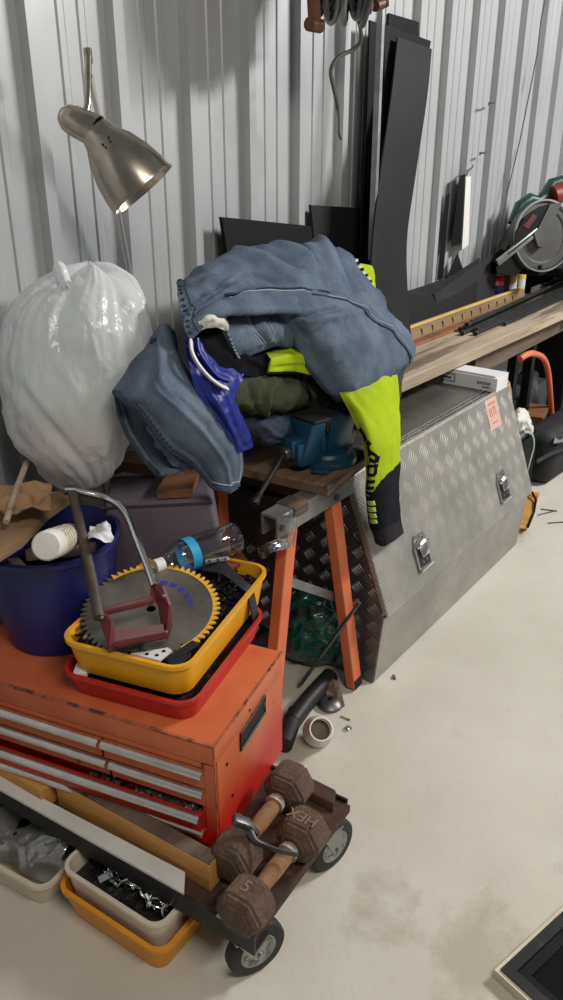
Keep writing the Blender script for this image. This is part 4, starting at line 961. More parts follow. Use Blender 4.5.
for i in range(4, 54):
    c = sum(rg[i], V())/NS
    for s in range(NS):
        p = rg[i][s]; q = V((p.x*14+p.z*9, p.y*14, p.z*26-p.x*8)); aa = 2*math.pi*s/NS; f = i/55; up = max(0, min(1, (.62-f)/.25)); ca, sa = math.cos(aa), math.sin(aa)
        q1 = V((ca*5.5, sa*5.5, p.z*3.2+ca)); q2 = V((ca*1.1+p.z*6, sa*1.1, p.z*15+ca*3.2+sa*2)); q3_ = V((ca*11, sa*11, p.z*6))
        rd = lambda q_: (1-abs(noise.noise(q_))*2.6)
        h = up*(max(rd(q1), -.4)*.0065+max(rd(q3_), -.4)*.0022)+(1-up)*(max(rd(q2), -.4)*.0085+max(rd(q2*1.7+V((3, 0, 0))), -.4)*.003)
        rg[i][s] = p+(p-c).normalized()*h
zlim = .752
for r_ in rg:
    for p in r_:
        if p.z < zlim: p.z = zlim+(p.z-zlim)*.15
        if p.y > 1.56: p.y = 1.56
t = thing('plastic_bag', 'bulging knotted translucent white plastic bag against the wall', 'plastic bag', (PY(75, 487, yb).x, yb, zlim))
bagm = clear_plastic('milky_film', base=.10, rough=.22, wrinkle=.8, wscale=11, wstretch=(1.6, 1.6, 1), haze=.74, hazecol=(240, 241, 243), edge=.4)
MB().loft(rg).build('sack', bagm, t, angle=0)
top = PY(62, 276, yb-.02)
b = MB(); k = (top-EYE).dot(FW)/800
lp = [top+RT*(x*k)+UP*(y*k) for x, y in ((2, -16), (-4, -4), (-7, 8), (-3, 13), (2, 8), (5, -2), (10, -14))]
b.tube([cr(lp, i/24) for i in range(25)], .009, 8, flat=.35); b.build('tied_handle', bagm, t)
b = MB(); lp = [top+RT*(x*k)+UP*(y*k) for x, y in ((-4, -16), (4, -9), (14, -12), (22, -4))]
b.tube([cr(lp, i/16) for i in range(17)], [.006+.012*(i/16) for i in range(17)], 8, flat=.4); b.build('gathered_neck', bagm, t)
def blob(c, sx, sy, sz, m, label, seed, cat='cloth'):
    b = MB(); bm = b.bm; bmesh.ops.create_icosphere(bm, subdivisions=4, radius=1)
    for v in bm.verts:
        n_ = v.co.copy(); h = 1+.16*noise.noise(n_*1.8+V((seed, 0, 0)))+.08*(1-2*abs(noise.noise(n_*3.4+V((0, seed, 0)))))
        v.co = V((n_.x*sx*h, n_.y*sy*h, n_.z*sz*h))+c
    return tag(b.build('cloth_bundle', m, angle=0), label, cat)
cb = PY(75, 390, yb)
M['paleblue'] = mat('pale_blue_cloth', (176, 206, 212), (190, 214, 216), 9, .9); M['pink'] = mat('pink_cloth', (222, 150, 160), (230, 170, 176), 9, .9)
blob(PY(85, 318, yb), .09, .09, .06, M['paleblue'], 'pale grey-blue cloth showing through the top of the plastic bag', 3)
blob(PY(70, 385, yb+.02), .12, .11, .075, mat('pale_green_cloth', (196, 222, 216), (206, 228, 222), 9, .9), 'pale green cloth showing through the middle of the plastic bag', 5)
blob(PY(68, 440, yb+.03), .08, .085, .05, M['pink'], 'pink cloth showing through the lower part of the plastic bag', 9)
blob(PY(92, 430, yb+.02), .06, .07, .07, M['whitecloth'], 'white cloth showing through the lower right of the plastic bag', 12)

# ------------------------------------------------------------------ trestle, board and vise
t = thing('trestle', 'orange legged steel trestle holding the vise board', 'trestle', (1.52, 1.05, 0))
b = MB(); b.bx((1.375, 1.035, .615), (1.72, 1.041, .672)); b.bx((1.375, 1.041, .666), (1.72, 1.085, .672)); b.bx((1.375, 1.079, .615), (1.72, 1.085, .666)); b.build('top_channel', M['galv'], t, smooth=False)
def leg(a, c, m=M['orange_leg']):
    b = MB(); a = V(a); c = V(c); b.bar(a, c, .041, .032, (0, -1, 0), .003); l = b.build('leg', m, t, smooth=False)
    d = (a-c).normalized(); MB().bar(c+d*.03, c+V((0, 0, .0)), .038, .034, (0, -1, 0)).build('foot', M['black'], l, smooth=False)
leg((1.445, 1.052, .645), (1.322, 1.03, .008)); leg((1.64, 1.058, .645), (1.694, .99, .008))
leg((1.55, 1.44, .66), (1.53, 1.46, .008)); leg((1.62, 1.44, .66), (1.675, 1.46, .008))
b = MB(); b.bar(PY(288, 581, 1.062), PY(338, 598, 1.045), .004, .024, (0, 0, 1)); b.build('cross_strap', M['galv'], t, smooth=False)
b = MB(); b.bar((1.58, 1.06, .60), (1.58, 1.44, .60), .03, .03); b.bx((1.52, 1.42, .64), (1.66, 1.46, .672)); b.build('rear_frame', M['black_steel'], t, smooth=False)
b = MB(); b.bx((1.44, 1.03, .645), (1.50, 1.09, .675), .004); b.build('wood_packer', M['oldboard'], t)
b = MB(); pl = PY(284, 536, 1.03); b.tube([PY(287, 515, 1.03), PY(287, 530, 1.027), PY(285, 545, 1.027)], [.024, .023, .021], 12); b.build('clear_tape', clear_plastic('tape_film', base=.25, rough=.15, wrinkle=.8, wscale=30), t)
c = Cloth(gy([[(262, 560, 1.06), (274, 552, 1.02), (288, 548, 1.015)], [(258, 548, 1.08), (272, 541, 1.03), (286, 538, 1.015)]]), 20, 8, (), (.006, 40), 2); c.build('tape_tail', clear_plastic('tape_film2', base=.3, rough=.12, wrinkle=.8, wscale=30), t, .0008)
b = MB(); b.lathe([(.008, 0), (.008, .008)], (1.39, 1.035, .64), (0, -1, 0), 10); b.lathe([(.008, 0), (.008, .006)], PY(336, 497, 1.034), (0, -1, 0), 10); b.build('bolts', M['steel'], t)
BZ = .701
t = thing('wooden_board', 'worn grey-brown board on the trestle under the vise and clothes', 'board', (1.8, 1.25, .673))
b = MB(); b.hexa([(1.545, 1.005, .673), (2.02, 1.065, .673), (2.02, 1.53, .673), (1.50, 1.50, .673), (1.545, 1.005, BZ), (2.02, 1.065, BZ), (2.02, 1.53, BZ), (1.50, 1.50, BZ)], .003); b.build('body', M['oldboard'], t, smooth=False)

vc = V((1.682, 1.120, BZ)); vd = V((-.95, .20, 0)).normalized()
t = thing('bench_vise', 'blue cast bench vise with round swivel base on the worn board', 'vise', vc, math.atan2(vd.y, vd.x))
F = wm(t) @ Matrix.Scale(1.1, 4)
b = MB(F); b.lathe([(.078, .0005), (.08, .006), (.078, .016), (.062, .022), (.058, .03), (.03, .032)], (-.015, 0, 0), (0, 0, 1), 40)
for a in (40, 160, 280): b.box((-.015+.085*math.cos(R(a)), .085*math.sin(R(a)), .007), (.04, .04, .012), Matrix.Rotation(R(a), 3, 'Z'), .005)
b.build('swivel_base', M['vise'], t)
b = MB(F); b.hexa([(-.075, -.032, .028), (.012, -.036, .028), (.012, .036, .028), (-.075, .032, .028), (-.09, -.03, .118), (.012, -.046, .118), (.012, .046, .118), (-.09, .03, .118)], .008); b.box((-.03, 0, .05), (.12, .062, .05), None, .01); b.build('fixed_jaw', M['vise'], t)
b = MB(F); b.box((-.075, 0, .124), (.05, .05, .014), None, .003); b.build('anvil', M['black_steel'], t)
b = MB(F); b.box((.05, 0, .062), (.13, .046, .044), None, .004); b.build('slide', M['vise'], t, angle=30)
b = MB(F); b.hexa([(.035, -.042, .018), (.10, -.036, .018), (.10, .036, .018), (.035, .042, .018), (.026, -.046, .118), (.07, -.044, .118), (.07, .044, .118), (.026, .046, .118)], .006); b.hexa([(.07, -.034, .022), (.105, -.034, .022), (.105, .034, .022), (.07, .034, .022), (.07, -.034, .078), (.105, -.034, .074), (.105, .034, .074), (.07, .034, .078)], .005); b.build('moving_jaw', M['vise'], t)
b = MB(F); b.box((.021, 0, .106), (.009, .09, .026), None, .001); b.box((.012, 0, .106), (.006, .09, .026), None, .001); b.box((.02, 0, .121), (.09, .088, .008), None, .002); b.build('jaw_plates', M['black_steel'], t, smooth=False)
b = MB(F); b.lathe([(.017, .10), (.017, .104), (.012, .105), (.012, .108), (.0185, .109), (.0185, .128), (.015, .130)], (0, 0, .05), (1, 0, 0), 20); b.build('screw_head', M['steel'], t)
hp = F @ V((.119, 0, .05)); b = MB(); hd = PK(257, 499, (hp-EYE).dot(FW)-.06)-hp; hd.normalize(); b.tube([hp-hd*.025, hp+hd*.155], .007, 10); b.lathe([(.011, -.008), (.012, 0), (.011, .008)], hp-hd*.028, hd, 12); b.lathe([(.011, -.008), (.012, 0), (.011, .006)], hp+hd*.158, hd, 12)
for k in range(5): b.lathe([(.0105, 0), (.0105, .003)], hp+hd*(.135+.005*k), hd, 10)
b.build('tommy_bar', M['black_steel'], t)
lp = F @ V((-.03, -.062, .05)); b = MB(); b.lathe([(.011, 0), (.011, .014), (.006, .016), (.006, .026)], lp, (F.to_3x3() @ V((0, -1, 0))), 12); q = lp+F.to_3x3() @ V((0, -.022, 0)); b.tube([q+V((0, 0, .02)), q+FW*-.01+V((-.015, -.01, -.03))], .004, 8); b.build('lock_screw', M['zinc'], t)

# ------------------------------------------------------------------ clothes heap
def heap(c, ex, ey, ez, m, name, label, cat, seed, zmin):
    b = MB(); bmesh.ops.create_icosphere(b.bm, subdivisions=5, radius=1); hx, hy = RT, V((math.cos(YAW), math.sin(YAW), 0))
    for v in b.bm.verts:
        n_ = v.co.copy(); h = 1+.10*noise.noise(n_*2+V((seed, 0, 0)))
        p = V(c)+hx*(n_.x*ex*h)+V((0, 1, 0))*(n_.y*ey*h)+V((0, 0, 1))*(n_.z*ez*h)
        p.z = max(p.z, zmin); p.y = min(p.y, 1.57); v.co = p
    return tag(b.build(name, m, angle=0), label, cat)
heap(PY(290, 350, 1.40), .22, .12, .21, M['blackcloth'], 'black_jumper', 'black jumper bundled in the middle of the clothes heap', 'jumper', 2, BZ)

t = thing('jeans', 'faded blue jeans thrown over the top of the clothes heap', 'jeans', PY(296, 400, 1.25))
T1 = Cloth(gy([
 [(186, 296, 1.44), (215, 270, 1.46), (250, 262, 1.46), (290, 258, 1.46), (328, 256, 1.46), (352, 272, 1.44), (380, 300, 1.42)],
 [(178, 284, 1.31), (206, 264, 1.33), (243, 249, 1.34), (285, 246, 1.34), (328, 243, 1.34), (354, 264, 1.34), (384, 298, 1.33)],
 [(178, 297, 1.23), (210, 281, 1.22), (250, 270, 1.23), (290, 268, 1.235), (330, 267, 1.24), (362, 285, 1.25), (386, 312, 1.26)],
 [(182, 318, 1.195), (216, 299, 1.185), (250, 291, 1.18), (290, 291, 1.18), (330, 296, 1.18), (368, 314, 1.19), (388, 328, 1.22)],
 [(186, 336, 1.19), (208, 312, 1.17), (245, 308, 1.15), (285, 309, 1.145), (320, 312, 1.16), (355, 325, 1.18), (380, 336, 1.21)],
 [(192, 338, 1.27), (212, 316, 1.25), (245, 312, 1.24), (285, 313, 1.23), (320, 316, 1.23), (355, 328, 1.23), (380, 340, 1.25)]]), 110, 80,
 [(.0, .62, .30, .45, .018, .03), (.06, .66, .36, .58, -.016, .018), (.22, .34, .44, .52, -.020, .016), (.30, .24, .50, .50, .020, .022), (.38, .20, .54, .40, -.022, .014), (.46, .16, .62, .42, .020, .022), (.54, .15, .64, .48, -.020, .014), (.62, .14, .70, .5, .018, .022), (.70, .16, .78, .52, -.020, .016), (.78, .2, .86, .6, .016, .025), (.0, .80, .95, .78, .018, .03), (.15, .40, .32, .46, .012, .018), (.10, .50, .24, .53, -.014, .012), (.84, .2, .93, .6, -.012, .02)], (.007, 9), 1)
T1.build('upper_leg', M['denim'], t, .007)
b = MB(); b.tube(T1.line([(.24, .60), (.36, .615), (.5, .60), (.64, .60), (.78, .61), (.9, .64)], .001, 40), .0016, 5); b.build('outer_seam', M['stitch'], t)
b = MB(); b.tube(T1.line([(.21, .585), (.36, .595), (.5, .582), (.64, .585), (.78, .595), (.9, .625)], .0012, 40), .003, 5); b.build('seam_fold', M['denim3'], t)
b = MB()
for k in range(12):
    v0 = .2+.05*k; b.tube([T1.at(.012, v0, .001), T1.at(.026, v0+.02, .002)], .0028, 5)
b.tube(T1.line([(.05, .18), (.045, .4), (.05, .6), (.055, .8)], .001), .0014, 5); b.build('hem', M['seamdk'], t)
T2 = Cloth(gy([
 [(258, 309, 1.23), (275, 303, 1.19), (290, 296, 1.175), (310, 290, 1.19), (325, 286, 1.25)],
 [(284, 326, 1.18), (302, 318, 1.12), (325, 307, 1.11), (348, 300, 1.14), (362, 296, 1.23)],
 [(299, 352, 1.15), (320, 342, 1.09), (348, 330, 1.08), (372, 318, 1.11), (386, 311, 1.20)],
 [(315, 378, 1.13), (341, 365, 1.07), (370, 350, 1.06), (396, 336, 1.09), (405, 329, 1.17)],
 [(331, 397, 1.12), (356, 393, 1.06), (385, 375, 1.055), (408, 354, 1.08), (413, 343, 1.15)],
 [(337, 402, 1.16), (354, 401, 1.12), (386, 384, 1.12), (410, 363, 1.13), (414, 350, 1.18)],
 [(345, 392, 1.24), (356, 388, 1.22), (384, 374, 1.22), (402, 360, 1.22), (410, 350, 1.24)]]), 70, 90,
 [(.15, .14, .55, .20, -.016, .02), (.25, .20, .75, .27, .010, .025), (.15, .30, .45, .26, -.010, .018), (.1, .45, .5, .36, .007, .04), (.3, .62, .7, .50, -.006, .03), (.75, .1, .76, .7, .008, .018), (.04, .1, .06, .8, .012, .05)], (.006, 10), 4)
T2.build('lower_leg', M['denim'], t, .008)
b = MB(); b.tube(T2.line([(.62, .06), (.72, .18), (.75, .34), (.76, .5), (.76, .68), (.73, .74)], .001, 40), .0018, 5); b.build('outer_seam', M['stitch'], t)
b = MB(); b.tube(T2.line([(.60, .06), (.70, .18), (.73, .34), (.74, .5), (.74, .68), (.71, .74)], .001, 40), .003, 5); b.build('seam_fold', M['seamdk'], t)
T3 = Cloth(gy([
 [(213, 309, 1.23), (240, 306, 1.215), (265, 305, 1.21), (300, 312, 1.20)],
 [(222, 328, 1.175), (245, 326, 1.165), (270, 325, 1.16), (306, 332, 1.16)],
 [(231, 348, 1.165), (250, 345, 1.155), (275, 339, 1.155), (312, 350, 1.165)],
 [(238, 360, 1.17), (256, 353, 1.165), (282, 346, 1.175), (318, 360, 1.19)]]), 50, 40, [(.42, .0, .52, .7, -.008, .05), (.55, .1, .62, .8, .007, .05), (.7, 0, .75, 1, .006, .06)], (.004, 14), 6)
T3.build('waist', M['denim'], t, .007)
b = MB(); b.tube(T3.line([(.015, .02), (.02, .5), (.03, .97), (.25, .97), (.5, .97)], .001), .003, 6); b.build('waistband', M['seamdk'], t)
b = MB()
for k in range(14): b.tube([T3.at(.01, .05+.065*k, .0035), T3.at(.035, .065+.065*k, .0035)], .0016, 5)
b.tube(T3.line([(.36, .02), (.42, .4), (.50, .7), (.42, .95)], .001), .0016, 5); b.tube(T3.line([(.40, .02), (.47, .4), (.54, .7), (.44, .95)], .001), .0016, 5)
b.tube(T3.line([(.62, .1), (.66, .5), (.58, .75)], .001), .0012, 5); b.build('pocket_stitching', M['stitch'], t)
b = MB(); b2 = MB()
for k in range(9):
    f = k/8; p = PY(352+17*f, 262+24*f, 1.33); q = PY(357+16*f, 260+24*f, 1.335); (b if k % 2 else b2).bar(p, q, .007, .008, (0, -1, 0))
b.build('lining_stripes', M['blackcloth'], t, smooth=False); b2.build('lining_stripes', M['whitecloth'], t, smooth=False)

tag(Cloth(gy([[(196, 318, 1.21), (207, 310, 1.20), (218, 308, 1.20), (226, 318, 1.21)], [(198, 322, 1.17), (208, 317, 1.155), (220, 318, 1.155), (228, 326, 1.17)], [(200, 329, 1.175), (210, 326, 1.165), (220, 328, 1.165), (229, 333, 1.18)]]), 30, 24, (), (.006, 22), 3).build('white_cloth', M['whitecloth'], None, .005), 'small crumpled white cloth peeking out below the top jeans', 'cloth')
tag(Cloth(gy([[(183, 322, 1.25), (215, 322, 1.22), (245, 338, 1.21), (292, 345, 1.20)], [(190, 340, 1.20), (220, 345, 1.175), (250, 360, 1.17), (292, 366, 1.17)], [(200, 362, 1.18), (230, 372, 1.165), (260, 378, 1.16), (292, 384, 1.17)]]), 40, 30, [(.1, .2, .8, .6, .01, .08)], (.005, 14), 3).build('black_shirt', M['blackcloth'], None, .006), 'black shirt between the top jeans and the blue shirt', 'shirt')
t = thing('blue_shirt', 'shiny royal blue shirt with white collar stripe hanging from the heap', 'shirt', PY(228, 440, 1.13))
c = Cloth(gy([
 [(184, 338, 1.22), (198, 342, 1.185), (214, 362, 1.17), (243, 372, 1.17)],
 [(188, 362, 1.17), (206, 375, 1.145), (224, 386, 1.135), (241, 384, 1.145)],
 [(197, 395, 1.15), (214, 402, 1.125), (228, 402, 1.12), (236, 400, 1.135)],
 [(214, 424, 1.14), (226, 428, 1.115), (238, 428, 1.11), (247, 430, 1.13)],
 [(226, 454, 1.14), (235, 453, 1.12), (244, 451, 1.12), (252, 446, 1.14)]]), 40, 60, [(.3, .3, .5, .9, .010, .06), (.6, .35, .7, .95, -.008, .06), (.1, .4, .4, .8, -.006, .05)], (.006, 18), 7)
c.build('body', M['bluecloth'], t, .004)
lp = [PY(x, y, yy) for x, y, yy in ((191, 342, 1.175), (192, 352, 1.155), (198, 364, 1.14), (208, 376, 1.128), (218, 384, 1.122), (226, 388, 1.122))]
b = MB(); b.tube([cr(lp, i/24) for i in range(25)], .0105, 10, flat=.4, up=-FW); b.build('collar_stripe', M['white'], t)
lp = [PY(x, y, yy) for x, y, yy in ((198, 340, 1.175), (200, 352, 1.16), (206, 362, 1.15), (216, 374, 1.142), (228, 379, 1.142))]
b = MB(); b.tube([cr(lp, i/24) for i in range(25)], .012, 8, flat=.4, up=-FW); b.build('collar', M['bluecloth'], t)
t = thing('olive_shirt', 'dark olive green shirt bunched behind the blue vise', 'shirt', PY(275, 410, 1.17))
Cloth(gy([
 [(220, 372, 1.19), (255, 370, 1.18), (290, 374, 1.18), (335, 384, 1.18)],
 [(232, 386, 1.165), (260, 386, 1.15), (290, 388, 1.145), (336, 398, 1.16)],
 [(236, 404, 1.16), (262, 408, 1.15), (280, 407, 1.155), (324, 407, 1.17)],
 [(240, 410, 1.19), (265, 415, 1.175), (285, 409, 1.19), (322, 411, 1.20)]]), 60, 40, [(.5, .2, .35, .95, .010, .05), (.62, .2, .5, .9, -.009, .04), (.75, .1, .68, .9, .008, .05), (.2, .2, .25, .9, -.006, .05)], (.006, 16), 9).build('body', M['olive'], t, .005)
lp = [PY(x, y, 1.14) for x, y in ((303, 376), (307, 386), (311, 396), (312, 402))]
b = MB(); b.tube([cr(lp, i/10) for i in range(11)], .0035, 6); b.build('drawcord', M['blackcloth'], t)
tag(Cloth(gy([[(234, 410, 1.24), (252, 408, 1.23), (270, 408, 1.22), (292, 405, 1.22)], [(244, 424, 1.19), (258, 422, 1.17), (274, 420, 1.165), (294, 418, 1.18)], [(258, 438, 1.17), (266, 440, 1.155), (278, 434, 1.155), (292, 432, 1.165)], [(264, 444, 1.18), (270, 444, 1.165), (280, 440, 1.165), (290, 436, 1.18)]]), 40, 30, [(.2, .2, .7, .8, .008, .06)], (.008, 22), 2).build('denim_garment', M['denim3'], None, .006), 'dark denim garment lying on the board beside the vise', 'garment')

# hi-vis hoodie
t = thing('hoodie', 'fluorescent yellow and navy hoodie hanging out of the heap with dangling sleeve', 'hoodie', PY(370, 400, 1.1))
c = Cloth(gy([
 [(264, 352, 1.20), (295, 344, 1.19), (325, 345, 1.18), (360, 355, 1.17)],
 [(270, 360, 1.15), (298, 357, 1.14), (330, 366, 1.13), (364, 378, 1.11)],
 [(268, 373, 1.15), (300, 374, 1.14), (332, 386, 1.13), (366, 400, 1.10)]]), 50, 30, [(.05, .5, .7, .45, .006, .08), (.1, .8, .6, .7, -.005, .06)], (.004, 14), 4); c.build('body', M['hivis'], t, .006)
b = MB(); b.tube(c.line([(.0, .98), (.4, .98), (.8, .98)], -.002), .004, 6); b.build('hem', M['navy'], t)
Cloth(gy([[(350, 268, 1.38), (360, 264, 1.37), (371, 266, 1.37), (374, 272, 1.40)], [(352, 275, 1.36), (361, 272, 1.35), (371, 274, 1.35), (375, 282, 1.38)], [(354, 300, 1.35), (363, 300, 1.34), (372, 302, 1.34), (376, 306, 1.37)]]), 16, 24, (), (.003, 12), 1).build('hood', M['hivis'], t, .008)
SL = Cloth(gy([[(x_, y_, q_-(.022 if y_ > 425 else .008)) for x_, y_, q_ in r_] for r_ in [
 [(335, 378, 1.15), (352, 376, 1.11), (378, 368, 1.10), (393, 362, 1.13)],
 [(340, 394, 1.09), (356, 397, 1.05), (380, 386, 1.04), (397, 377, 1.08)],
 [(351, 414, 1.05), (364, 415, 1.01), (384, 410, 1.0), (399, 404, 1.04)],
 [(362, 440, 1.01), (371, 440, .975), (387, 438, .965), (400, 434, 1.0)],
 [(366, 468, .99), (373, 468, .96), (387, 467, .95), (400, 464, .985)],
 [(366, 495, .985), (373, 497, .955), (387, 493, .945), (399, 488, .98)],
 [(370, 525, .985), (377, 528, .955), (389, 524, .945), (400, 517, .98)],
 [(376, 543, .985), (383, 546, .96), (392, 542, .95), (403, 533, .98)]]]), 60, 150, [(.7, .2, .8, .6, .005, .05), (.3, .15, .5, .35, -.004, .05), (.55, .62, .7, .66, .003, .03), (.2, .86, .8, .855, -.004, .015)], (.003, 12), 8)
def sel_build(c, name, m, sel, thick=.005, par=None):
    mb = MB(); cache = {}
    def vv(i, j, k):
        if (i, j, k) not in cache: cache[(i, j, k)] = mb.v(c.P[j][i]-c.N[j][i]*(k*thick*c.sg))
        return cache[(i, j, k)]
    fs = {(i, j) for j in range(c.nv) for i in range(c.nu) if sel((i+.5)/c.nu, (j+.5)/c.nv)}
    for i, j in fs:
        q = [(i, j), (i+1, j), (i+1, j+1), (i, j+1)]
        mb.f([vv(*p, 0) for p in q]); mb.f([vv(*p, 1) for p in reversed(q)])
        for n_, (a, c2) in zip(((i, j-1), (i+1, j), (i, j+1), (i-1, j)), zip(q, q[1:]+q[:1])):
            if n_ not in fs: mb.f([vv(*a, 0), vv(*a, 1), vv(*c2, 1), vv(*c2, 0)])
    return mb.build(name, m, par, angle=65)
bd = lambda u: .715 - .16*max(0, (u-.25)/.75)**.8 if u > .25 else .715
sl = sel_build(SL, 'sleeve', M['hivis'], lambda u, v: v < bd(u), .005, t)
sb = sel_build(SL, 'sleeve_end', M['navy'], lambda u, v: bd(u) <= v < .875, .005, t)
sel_build(SL, 'cuff', M['cuff'], lambda u, v: v >= .875, .006, t)
yr = [378, 394, 414, 440, 468, 495, 525, 543]
def yv(y):
    for k in range(7):
        if y <= yr[k+1]: return (k+(y-yr[k])/(yr[k+1]-yr[k]))/7
    return 1
def mark(mb, polys):
    for p in polys: SL.patch([(u, yv(y)) for u, y in p], .0016, mb)
b = MB()
Lt = [[(.02, 430), (.14, 428), (.24, 440), (.12, 442)],
 [(.16, 443), (.26, 440), (.34, 444), (.24, 447)],                       # R
 [(.18, 447), (.26, 446), (.30, 455), (.22, 457)], [(.26, 449), (.44, 455), (.42, 458), (.24, 453)], [(.40, 455), (.50, 457), (.46, 463), (.38, 461)], [(.26, 457), (.42, 461), (.40, 464), (.24, 461)],
 [(.12, 465), (.46, 464), (.46, 467), (.12, 468)], [(.12, 468), (.20, 468), (.20, 474), (.12, 474)], [(.36, 467), (.44, 467), (.42, 474), (.34, 474)], [(.12, 473), (.40, 473), (.38, 476), (.12, 476)],   # D
 [(.08, 480), (.38, 479), (.38, 482), (.08, 483)], [(.08, 483), (.16, 483), (.16, 487), (.08, 487)], [(.08, 486), (.36, 485), (.36, 488), (.08, 489)],   # U
 [(.06, 491), (.34, 490), (.34, 493), (.06, 493)], [(.26, 492), (.34, 492), (.34, 496), (.26, 496)]]
mark(b, Lt); b.build('sleeve_lettering', M['blackcloth'], sl, angle=0)
b = MB(); mark(b, [[(.08, 499.5+5.6*k), (.36, 498.5+5.6*k), (.38, 502.3+5.6*k), (.10, 503.6+5.6*k)] for k in range(4)]); b.build('sleeve_bars', mat('lime_print', (172, 206, 92), None, rough=.8), sb, angle=0)
tag(Cloth(gy([[(390, 360, 1.14), (400, 358, 1.16)], [(396, 372, 1.10), (402, 368, 1.13)], [(396, 380, 1.12), (401, 376, 1.14)]]), 8, 12, (), (.003, 20), 1).build('red_cloth', M['redcloth'], None, .004), 'small red cloth edge beside the yellow sleeve', 'cloth')
tag(Cloth(gy([[(395, 372, 1.11), (405, 362, 1.14)], [(397, 388, 1.09), (402, 385, 1.12)], [(398, 405, 1.08), (400, 404, 1.1)]]), 8, 20, (), (.003, 20), 1).build('plaid_cloth', M['plaid'], None, .004), 'dark plaid cloth hanging just behind the yellow sleeve', 'cloth')

# jeans hanging at the left
t = thing('jeans', 'folded faded jeans hanging over the offcuts beside the white plastic bag', 'jeans', PY(190, 470, 1.15))
JL = Cloth(gy([
 [(151, 336, 1.33), (158, 328, 1.30), (166, 325, 1.29), (175, 332, 1.30)],
 [(134, 360, 1.27), (150, 355, 1.225), (168, 354, 1.205), (184, 366, 1.23)],
 [(116, 394, 1.24), (142, 388, 1.18), (170, 384, 1.15), (206, 388, 1.18)],
 [(137, 404, 1.19), (160, 408, 1.145), (190, 410, 1.12), (222, 408, 1.15)],
 [(163, 440, 1.16), (185, 437, 1.12), (210, 436, 1.10), (238, 440, 1.13)],
 [(194, 462, 1.14), (208, 462, 1.11), (224, 464, 1.10), (243, 467, 1.125)],
 [(215, 487, 1.125), (221, 490, 1.11), (229, 493, 1.105), (238, 488, 1.12)]]), 60, 90, [(.45, .08, .75, .55, .010, .05), (.62, .3, .80, .9, -.010, .035), (.5, .35, .68, .95, .008, .04), (.0, .33, .05, .95, .010, .06)], (.004, 10), 11)
JL.build('front_layer', M['denim2'], t, .007)
b = MB(); b.tube(JL.line([(.01, .34), (.02, .45), (.02, .55), (.02, .7), (.03, .85), (.1, .985), (.5, .985), (.97, .97)], .001, 60), .0046, 6)
for k in range(34):
    v0 = .34+.019*k; b.tube([JL.at(.005, v0, .004), JL.at(.075, v0+.006, .004)], .0030, 5)
b.build('hem', M['seamdk'], t)
b = MB(); b.tube(JL.line([(.95, .97), (.955, .7), (.94, .5), (.95, .3)], .001, 40), .002, 5); b.tube(JL.line([(.12, .955), (.5, .955), (.93, .94)], .001, 40), .0014, 5); b.build('stitching', M['stitch'], t)
b = MB(); b.box(JL.at(.35, .09, .002), (.02, .006, .012)); b.build('tab', M['seamdk'], t)
J2 = Cloth(gy([
 [(119, 388, 1.25), (126, 392, 1.23), (142, 405, 1.21)],
 [(116, 400, 1.25), (128, 406, 1.235), (150, 425, 1.24)],
 [(123, 428, 1.24), (138, 432, 1.225), (162, 448, 1.23)],
 [(141, 455, 1.22), (152, 456, 1.205), (176, 466, 1.21)],
 [(158, 477, 1.205), (166, 476, 1.18), (184, 474, 1.165)]]), 36, 60, [(.45, .05, .5, .95, -.022, .12), (.8, .1, .8, .95, .012, .1)], (.005, 18), 13)
J2.build('back_layer', M['denim2'], t, .007)
b = MB(); b.tube(J2.line([(.03, .02), (.03, .3), (.03, .6), (.03, .97)], .002, 40), .0045, 7)
for k in range(20): b.tube([J2.at(.02, .05+.046*k, .004), J2.at(.14, .06+.046*k, .004)], .0028, 5)
b.build('hem', M['seamdk'], t)
J3 = Cloth(gy([[(140, 404, 1.195), (150, 415, 1.18), (164, 436, 1.17)], [(150, 426, 1.195), (160, 438, 1.175), (176, 452, 1.16)], [(166, 452, 1.185), (178, 460, 1.165), (200, 468, 1.15)], [(176, 466, 1.18), (190, 468, 1.16), (205, 472, 1.15)]]), 24, 40, [(.3, 0, .35, 1, .012, .08), (.6, 0, .65, 1, -.012, .08)], (.008, 30), 15)
J3.build('inner_folds', M['denim'], t, .005)

# ------------------------------------------------------------------ green wrapped bundle, rod, odds and ends on the floor
b = MB(); bmesh.ops.create_icosphere(b.bm, subdivisions=5, radius=1); cg = PY(320, 626, 1.15)
for v in b.bm.verts:
    n_ = v.co.copy(); h = 1+.12*noise.noise(n_*2.2+V((4, 0, 0)))+.13*(1-2*abs(noise.noise(n_*3.1+V((1, 2, 0)))))+.06*(1-2*abs(noise.noise(n_*7.3+V((1, 2, 0)))))
    p = cg+RT*(n_.x*.115*h)+V((math.cos(YAW), math.sin(YAW), 0))*(n_.y*.075*h)+V((0, 0, 1))*(n_.z*.12*h); p.z = max(p.z, .006); v.co = p
tag(b.build('green_bundle', M['greenbag'], angle=0), 'dark green tarp bundle in shiny plastic between the orange trestle legs', 'bundle')
tag(MB().tube([V((1.664, .968, .318)), V((1.585, 1.11, .02))], .0055, 8).build('steel_rod', M['steel']), 'thin rusty steel rod leaning across the green bundle', 'rod')
pv = PZ(314, 738, .012); ax = V((-.55, -.5, .75)).normalized()
t = thing('pipe_reducer', 'white plastic pipe reducer lying on the floor beside the tool chest', 'pipe fitting', (pv.x, pv.y, 0))
pc = PZ(319, 736, .030)
MB().lathe([(.040, -.040), (.043, -.022), (.041, -.005), (.031, .022), (.031, .048), (.0275, .048), (.0275, .020), (.035, -.008), (.036, -.034)], pc+V((0, 0, .018)), ax, 36, cap=False).build('shell', M['white'], t, angle=50)
